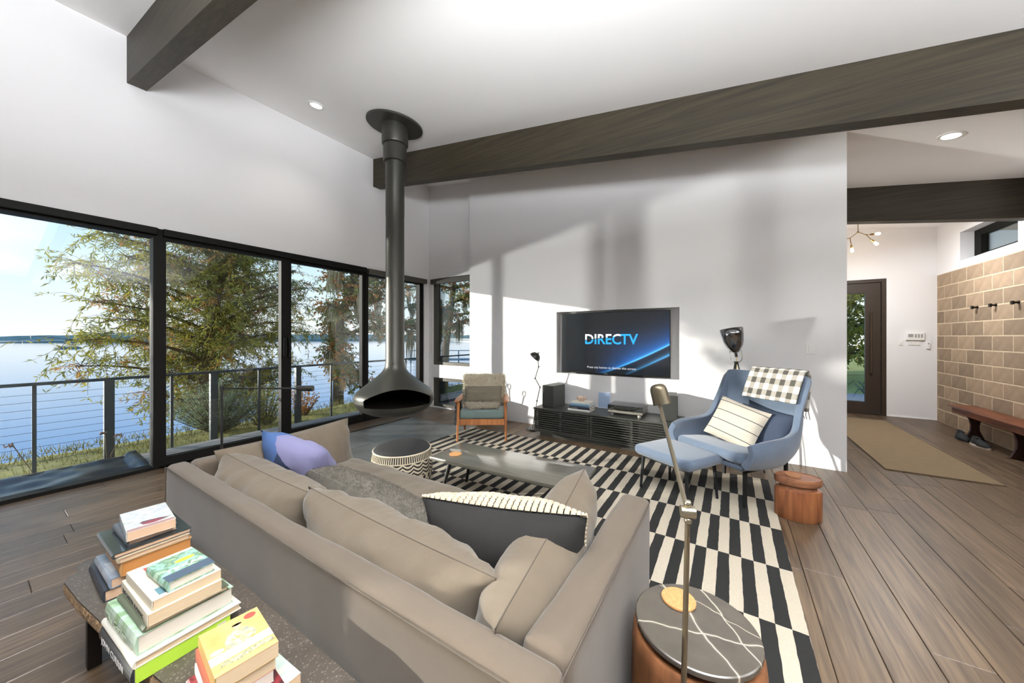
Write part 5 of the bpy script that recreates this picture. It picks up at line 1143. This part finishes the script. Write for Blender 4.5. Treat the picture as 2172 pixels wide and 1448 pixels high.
q.grid(bank, 36, 90); struct(q.build('ground_bank', LAWN, None, 'all', fix=False))
def blades(n_, xr, yr, zf, h, m, name, rnd, w=.006):
    b = MB()
    for _ in range(n_):
        x, y = rnd.uniform(*xr), rnd.uniform(*yr); z = zf(x, y); a = rnd.random() * 6.28; l = h * (.5 + rnd.random()); dx, dy = math.cos(a), math.sin(a); tx, ty = rnd.gauss(0, .35) * l, rnd.gauss(0, .35) * l
        b.add([(x - dx * w, y - dy * w, z), (x + dx * w, y + dy * w, z), (x + tx, y + ty, z + l)], [(0, 1, 2)])
    return b.build(name, m, None, fix=False)
RG = random.Random(12)
o = blades(9000, (-8.4, -5.95), (-1.5, 9), lambda x, y: -.25, .09, LAWN, 'lawn_grass', RG); tag(o, 'short yellow-green grass on the lake bank below the railing', 'grass', kind='stuff')
WATER = mat('lake_water', '4384c0', .06, bump=.015, bump_scale=1.2, spec=.6)
q = MB(); q.add([(-14, -7, -2.6), (-1600, -7, -2.6), (-1600, 1500, -2.6), (-14, 60, -2.6)], [(0, 1, 2, 3)]); o = q.build('lake', WATER, None); tag(o, 'calm pale blue lake beyond the railing', 'lake', kind='stuff')
# far shore and reed islets
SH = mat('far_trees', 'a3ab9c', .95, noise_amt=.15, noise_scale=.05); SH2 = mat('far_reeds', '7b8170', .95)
def ridge(name, label, d0, a0, a1, h, m, seed, cat='shore'):
    b = MB(); n_ = 120
    for i in range(n_ + 1):
        a = a0 + (a1 - a0) * i / n_; x, y = -d0 * math.cos(a), d0 * math.sin(a); hh = h * (.75 + .35 * noise.noise(Vector((i * .13 + seed, 0, 0))) + .2 * noise.noise(Vector((i * .7 + seed, 3, 0)))) * min(1, 6 * min(i, n_ - i) / n_ + .1)
        k = 1.0 + 30 / d0; b.v += [Vector((x, y, -2.6)), Vector((x * 1.01, y * 1.01, -2.6 + hh)), Vector((x * k, y * k, -2.6 + hh * .8)), Vector((x * k, y * k, -2.6))]
    for i in range(n_): o_ = i * 4; b.f += [(o_ + j, o_ + j + 1, o_ + j + 5, o_ + j + 4) for j in range(3)]; b.mi += [0] * 3
    return tag(b.build(name, m, None, fix=False), label, cat)
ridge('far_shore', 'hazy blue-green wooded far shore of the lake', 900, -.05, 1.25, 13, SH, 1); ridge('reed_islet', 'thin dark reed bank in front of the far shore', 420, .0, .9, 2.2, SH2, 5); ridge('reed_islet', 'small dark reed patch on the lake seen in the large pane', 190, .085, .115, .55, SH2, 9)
# ------------------------------------------------------------------ trees
BARK = mat('bark', '5c4f42', .95, noise_amt=.3, noise_scale=14, stretch=(1, 1, .25), bump=.8, bump_scale=30)
def leafmat(name, c, rnd_=.0):
    m = mat(name, c, .6, noise_amt=.35, noise_scale=2.2); n, L, b_ = nodes_of(m)
    tr = n.new('ShaderNodeBsdfTranslucent'); tr.inputs[0].default_value = lin(c); mx = n.new('ShaderNodeMixShader'); mx.inputs[0].default_value = .35; out = [k for k in n if k.type == 'OUTPUT_MATERIAL'][0]
    L.new(b_.outputs[0], mx.inputs[1]); L.new(tr.outputs[0], mx.inputs[2]); L.new(mx.outputs[0], out.inputs[0]); return m
LGRN = leafmat('willow_oak_leaf', 'a19b42'); LDRK = leafmat('willow_oak_leaf_dark', '767b3a'); LBRN = leafmat('autumn_leaf', 'b98546'); LOLV = leafmat('live_oak_leaf', '7b8548'); MOSS = mat('spanish_moss', '9a9478', .95, noise_amt=.2, noise_scale=5); LROSE = leafmat('rosemary_leaf', '7b8f68')
def leaf_at(b, p, d, l, w, rnd):
    d = d.normalized(); s = d.orthogonal().normalized(); s.rotate(Matrix.Rotation(rnd.random() * 6.28, 3, d)); m = p + d * l * .5 + Vector((0, 0, -.05 * l))
    b.add([p, m + s * w, p + d * l + Vector((0, 0, -.12 * l)), m - s * w], [(0, 1, 2, 3)])
def make_tree(name, label, base, trunk, branches, rnd, leaf_l, leaf_w, n_twig, n_leaf, mats, moss=0, droop=.15, spread=.9, r0=.17):
    """trunk: list of points; branches: (start index along trunk 0..1, end point); leaves sit along twigs near branches"""
    t = thing(name, label, 'tree', base); B0 = Vector(base)
    q = MB(); k = len(trunk); q.tube(trunk, [r0 * (1 - .6 * i / (k - 1)) for i in range(k)], 12); q.build('trunk', BARK, t, smooth=True, world=True)
    def tp(f): f *= k - 1; i = min(k - 2, int(f)); return Vector(trunk[i]).lerp(Vector(trunk[i + 1]), f - i)
    lb = [MB() for _ in mats]; tw = MB(); mb = MB()
    for (f, end) in branches:
        a = tp(f); e = Vector(end); mid = a.lerp(e, .5) + Vector((rnd.uniform(-.2, .2), rnd.uniform(-.2, .2), .15 * (e - a).length))
        pts = [a.lerp(mid, i / 5).lerp(mid.lerp(e, i / 5), i / 5) for i in range(6)]; q = MB(); q.tube(pts, [.06 * (1 - .85 * i / 5) for i in range(6)], 7); q.build('branch', BARK, t, smooth=True, world=True)
        for _ in range(n_twig):
            g = rnd.random() ** .7; i = min(4, int(g * 5)); p = pts[i].lerp(pts[i + 1], g * 5 - i); d = Vector((rnd.gauss(0, 1), rnd.gauss(0, 1), rnd.gauss(0, .7))); d.normalize(); ln = spread * (.35 + .9 * rnd.random())
            p1 = p + d * ln * .6; p2 = p + d * ln + Vector((0, 0, -droop * ln)); tw.tube([p, p1, p2], [.007, .004, .002], 3)
            w = rnd.choices(range(len(mats)), [m_[1] for m_ in mats])[0]
            for _k in range(n_leaf):
                h_ = .25 + .75 * rnd.random(); pp = p.lerp(p1, h_).lerp(p1.lerp(p2, h_), h_); dd = (p2 - p).normalized() * .5 + Vector((rnd.gauss(0, .6), rnd.gauss(0, .6), rnd.gauss(-.15, .5))); leaf_at(lb[w], pp, dd, leaf_l * (.7 + .6 * rnd.random()), leaf_w, rnd)
        for _ in range(moss):
            g = .25 + .7 * rnd.random(); i = min(4, int(g * 5)); p = pts[i].lerp(pts[i + 1], g * 5 - i); L_ = .35 + .8 * rnd.random()
            for _s in range(44):
                o_ = Vector((rnd.gauss(0, .07), rnd.gauss(0, .07), 0)); l_ = L_ * (.3 + .7 * rnd.random()); x = rnd.gauss(0, .03); a_ = p + o_ * .5; c = p + o_ + Vector((x, -x, -l_ * .5)); z = p + o_ * .8 + Vector((-x, x, -l_)); w_ = .0055; mb.add([a_ - Vector((w_, w_, 0)), a_ + Vector((w_, w_, 0)), c + Vector((w_ * 1.3, w_ * 1.3, 0)), z, c - Vector((w_ * 1.3, w_ * 1.3, 0))], [(0, 1, 2, 4), (4, 2, 3)])
    tw.build('twigs', BARK, t, world=True, kind='stuff', fix=False)
    for b, (m_, _) in zip(lb, mats):
        if b.f: b.build('leaves', m_, t, world=True, kind='stuff', fix=False)
    if mb.f: mb.build('hanging_moss', MOSS, t, world=True, kind='stuff', fix=False)
    return t
RT = random.Random(21)
# willow oak filling the first two panes
b1 = (-9.3, 2.75, -.75); trk = [b1, (-9.3, 2.8, .6), (-9.35, 2.85, 2.0), (-9.3, 2.9, 3.6), (-9.2, 2.95, 5.2), (-9.2, 3.0, 7.0)]
br = []
for z in (0.1, .5, .9, 1.3, 1.7, 2.1, 2.5, 2.9, 3.3, 3.7, 4.1, 4.5, 4.9, 5.3):
    for _ in range(3):
        a = RT.uniform(0, 6.28); r = RT.uniform(1.0, 2.1) * (1.0 if z > .4 else .7)
        br.append(((z + .75) / 7.75, (-9.3 + r * math.cos(a) * .9, 2.8 + r * math.sin(a) * .95, z + RT.uniform(-.1, .6))))
for (y, z) in ((1.1, 3.9), (1.25, 3.2), (.95, 2.6), (1.15, 2.0), (.85, 1.35), (1.0, .9), (1.3, 4.4), (1.5, 1.7), (1.6, 2.9), (1.5, 3.6), (4.3, 3.0), (4.4, 2.2), (4.6, 3.8), (4.2, 1.4), (4.4, .7)): br.append((min(.9, (z + .5) / 7.75), (-9.0 + RT.uniform(-.5, .5), y, z)))
SF = 1.45
def far_out(p): return (p[0] * SF, p[1] * SF, EYE + (p[2] - EYE) * SF)
trk = [far_out(p) for p in trk]; br = [(f, far_out(p)) for f, p in br]; trk[0] = (trk[0][0], trk[0][1], -2.45)
make_tree('willow_oak', 'narrow-leaved green and gold tree in front of the two nearest panes', trk[0], trk, br, RT, .135, .0125, 78, 22, [(LGRN, 6), (LDRK, 4), (LBRN, 1.2)], 0, .2, .9, .25)
# bare branch reaching over the lake, upper left
# live oaks with hanging moss to the right
b2 = (-10.6, 6.4, -.9); trk = [b2, (-10.4, 6.3, .6), (-10.0, 6.1, 1.9), (-9.6, 6.3, 3.2), (-9.3, 6.2, 4.6), (-9.2, 6.0, 5.6)]; br = []
for z in (1.6, 2.1, 2.6, 3.0, 3.4, 3.9, 4.4, 4.9):
    for _ in range(3): a = RT.uniform(0, 6.28); r = RT.uniform(1.0, 2.4); br.append(((z + .5) / 6.5, (-9.8 + r * math.cos(a), 6.3 + r * math.sin(a), z + RT.uniform(-.2, .5))))
br += [(.3, (-9.2, 5.2, .9)), (.3, (-9.0, 5.6, .2)), (.25, (-9.3, 6.5, -.1))]
make_tree('live_oak', 'mossy oak with brown leaves behind the fireplace pipe', b2, trk, br, RT, .08, .020, 90, 12, [(LOLV, 4), (LBRN, 4), (LDRK, 2)], 2, .15, .5)
b3 = (-10.0, 10.6, -.9); trk = [b3, (-9.9, 10.6, 1.0), (-9.5, 10.5, 2.6), (-9.2, 10.4, 4.2), (-9.0, 10.3, 6.0)]; br = []
for z in (1.6, 2.2, 2.8, 3.4, 4.0, 4.6, 5.2):
    for _ in range(3): a = RT.uniform(0, 6.28); r = RT.uniform(1.2, 2.8); br.append(((z + .9) / 7, (-9.5 + r * math.cos(a), 10.5 + r * math.sin(a), z + RT.uniform(-.2, .5))))
make_tree('live_oak', 'oak with drooping moss farthest along the bank, seen through the corner windows', b3, trk, br, RT, .085, .022, 75, 12, [(LOLV, 5), (LBRN, 3)], 2, .15, .55)
b6 = (-12.0, -3.75, -1.95); trk = [b6, (-12.0, -3.75, .5), (-12.05, -3.7, 2.0), (-12.0, -3.7, 3.2), (-12.0, -3.7, 4.3)]
br = [(f, (-12 + RT.uniform(-.5, .5), -3.7 + RT.uniform(-.95, .95), 3.3 + RT.uniform(-.25, 1.0))) for f in [.72 + .018 * i for i in range(14)]]
make_tree('young_bank_tree', 'slender young tree on the bank to the left of all the panes', b6, trk, br, RT, .12, .03, 16, 10, [(LGRN, 3), (LDRK, 2)], 0, .15, .4, .05)
# rosemary bush and shrubs by the railing
def bush(name, label, c, r, h, n_, m, rnd, ll=.03, lw=.003, nl=26):
    t = thing(name, label, 'shrub', c); B0 = Vector(c); st = MB(); lv = MB()
    for _ in range(n_):
        a = rnd.random() * 6.28; k = rnd.random() ** .6; tip = B0 + Vector((r * k * math.cos(a), r * k * math.sin(a), h * (1.05 - .5 * k * k) * (.75 + .4 * rnd.random()))); mid = B0.lerp(tip, .5) + Vector((0, 0, -.04)); st.tube([B0 + Vector((.05 * math.cos(a), .05 * math.sin(a), 0)), mid, tip], [.005, .003, .0015], 3)
        for _k in range(nl):
            f = .2 + .8 * rnd.random(); p = B0.lerp(mid, f).lerp(mid.lerp(tip, f), f); d = (tip - mid).normalized() * .6 + Vector((rnd.gauss(0, .5), rnd.gauss(0, .5), rnd.gauss(.1, .4))); leaf_at(lv, p, d, ll * (.7 + .6 * rnd.random()), lw, rnd)
    st.build('stems', BARK, t, world=True, kind='stuff', fix=False); lv.build('leaves', m, t, world=True, kind='stuff', fix=False)
bush('rosemary_bush', 'grey-green rosemary bush by the railing below the first tree', (-7.45, 2.35, -.25), .75, .85, 420, LROSE, RT, .045, .004, 26)
bush('green_shrub', 'yellow-green shrub between the rosemary and the sliding door post', (-7.35, 3.0, -.28), .45, .75, 110, LGRN, RT, .05, .009, 20)
bush('autumn_shrub', 'red-brown leafy shrub under the mossy oak by the railing', (-7.5, 3.75, -.28), .35, .72, 50, LBRN, RT, .05, .014, 16)
for k, (x, y) in enumerate(((-6.35, .42), (-6.6, .98), (-6.62, 1.02))):
    t = thing('dried_flower', ('dried flower head bending by the thin railing post', 'dried flower head in front of the thick railing post', 'smaller dried flower head beside the thick railing post')[k], 'flower', (x, y, -.25), 0, 'dried flowers by the railing')
    h = .52 - .06 * k; tip = Vector((x + .02, y - .16 + .1 * k, -.25 + h)); q = MB(); q.tube([(x, y, -.25), (x, y - .02, h * .4 - .25), tuple(tip - Vector((0, -.03, .02))), tuple(tip)], .004, 5); q.build('stem', mat('dry_stem', '6b5a44', .9), t, world=True)
    q = MB(); 
    for i in range(26): q.sphere(tip + Vector((RT.gauss(0, .018), RT.gauss(0, .018), RT.gauss(0, .008))), .007, 5, 4)
    q.build('seed_head', mat('dry_head', '8a6f5c', .95), t, world=True, kind='stuff')
# distant pier seen in the corner window
t = thing('lake_pier', 'grey wooden pier with a rail far out on the lake', 'pier', (-30, 33, -2.6)); PI_ = mat('pier_grey', '7f9096', .8)
d = Vector((.83, .55, 0)); nrm = Vector((-.55, .83, 0)); O = Vector((-34, 30, 0))
def pbox(c0, c1, w, z0, z1): a = O + d * c0; e = O + d * c1; return [(a - nrm * w).to_tuple()[:2], (e - nrm * w).to_tuple()[:2], (e + nrm * w).to_tuple()[:2], (a + nrm * w).to_tuple()[:2]], z0, z1
MB().prism(*pbox(0, 16, .9, -1.5, -1.3)).build('decking', PI_, t, world=True); MB().prism(*pbox(0, 16, .05, -.35, -.25)).build('rail', PI_, t, world=True)
for k in range(9): MB().prism(*pbox(2 * k, 2 * k + .14, .07, -2.6, -.25)).build('post', PI_, t, world=True)
# ------------------------------------------------------------------ garden beyond the entrance door
q = MB(); q.add([(-3.4, 8.96, -.16), (14, 8.96, -.16), (14, 42, -.2), (-3.4, 42, -.2)], [(0, 1, 2, 3)]); struct(q.build('ground_garden', mat('garden_lawn', 'b5ad5a', .95, noise_amt=.25, noise_scale=4, bump=.5, bump_scale=60)))
struct(MB().box(.4, 3.4, 8.96, 12.2, -.2, -.05).build('floor_porch', mat('porch_slab', '8b8f94', .7, noise_amt=.08, noise_scale=5)))
RT2 = random.Random(33)
b4 = (2.3, 16.5, -.2); trk = [b4, (2.35, 16.5, 1.2), (2.3, 16.4, 3.0), (2.2, 16.4, 5.0), (2.2, 16.4, 6.5)]; br = [((z + .2) / 6.7, (2.3 + RT2.uniform(-2.0, 2.0), 16.5 + RT2.uniform(-1.5, 1.5), z + RT2.uniform(0, .8))) for z in [.4, .9, 1.2, 1.5, 1.8, 2.1, 2.4, 2.7, 3.0, 3.4, 3.8, 4.2, 4.6, 5.0, 5.5, 6.0, 6.5] for _ in range(3)]
make_tree('garden_tree', 'leafy green tree on the lawn seen through the entrance door', b4, trk, br, RT2, .11, .034, 40, 18, [(LGRN, 6), (LDRK, 3)], 0, .15, .8)
b5 = (3.4, 20.5, -.2); trk = [b5, (3.4, 20.5, 2), (3.5, 20.5, 5), (3.5, 20.5, 9)]; br = [((z + .2) / 9.2, (3.4 + RT2.uniform(-3, 3), 20.5 + RT2.uniform(-1.5, 1.5), z + RT2.uniform(0, .8))) for z in [.8, 1.4, 2.0, 2.6, 3.2, 3.8, 4.4, 5.0, 5.8, 6.6, 7.4] for _ in range(4)]
make_tree('garden_tree', 'taller yellow-green tree behind the first one beyond the entrance door', b5, trk, br, RT2, .13, .04, 44, 18, [(LGRN, 7), (LDRK, 2)], 0, .15, 1.0)
bush('garden_shrub', 'dark broad-leaved shrub on the lawn edge left in the door glass', (1.9, 14.6, -.2), .6, 1.9, 70, LDRK, RT2, .15, .035, 22)
t = thing('strap_leaf_plant', 'dark strap-leaved plant beside the porch', 'plant', (2.62, 10.6, -.05))
for k in range(16):
    a = 2 * PI * k / 16; l = .55 + .2 * RT2.random(); q = MB(); c, s = math.cos(a), math.sin(a); w = .018
    pts = [(l * f * c * 1.0, l * f * s, .62 * l * math.sin(PI * .85 * f)) for f in [i / 6 for i in range(7)]]; vs = []
    for i, p in enumerate(pts): ww = w * (1 - (i / 6) ** 2) + .001; vs += [(p[0] - s * ww, p[1] + c * ww, p[2]), (p[0] + s * ww, p[1] - c * ww, p[2])]
    q.add(vs, [(2 * i, 2 * i + 1, 2 * i + 3, 2 * i + 2) for i in range(6)]); q.build('leaf', mat('strap_leaf', '26382a', .5), t, fix=False)
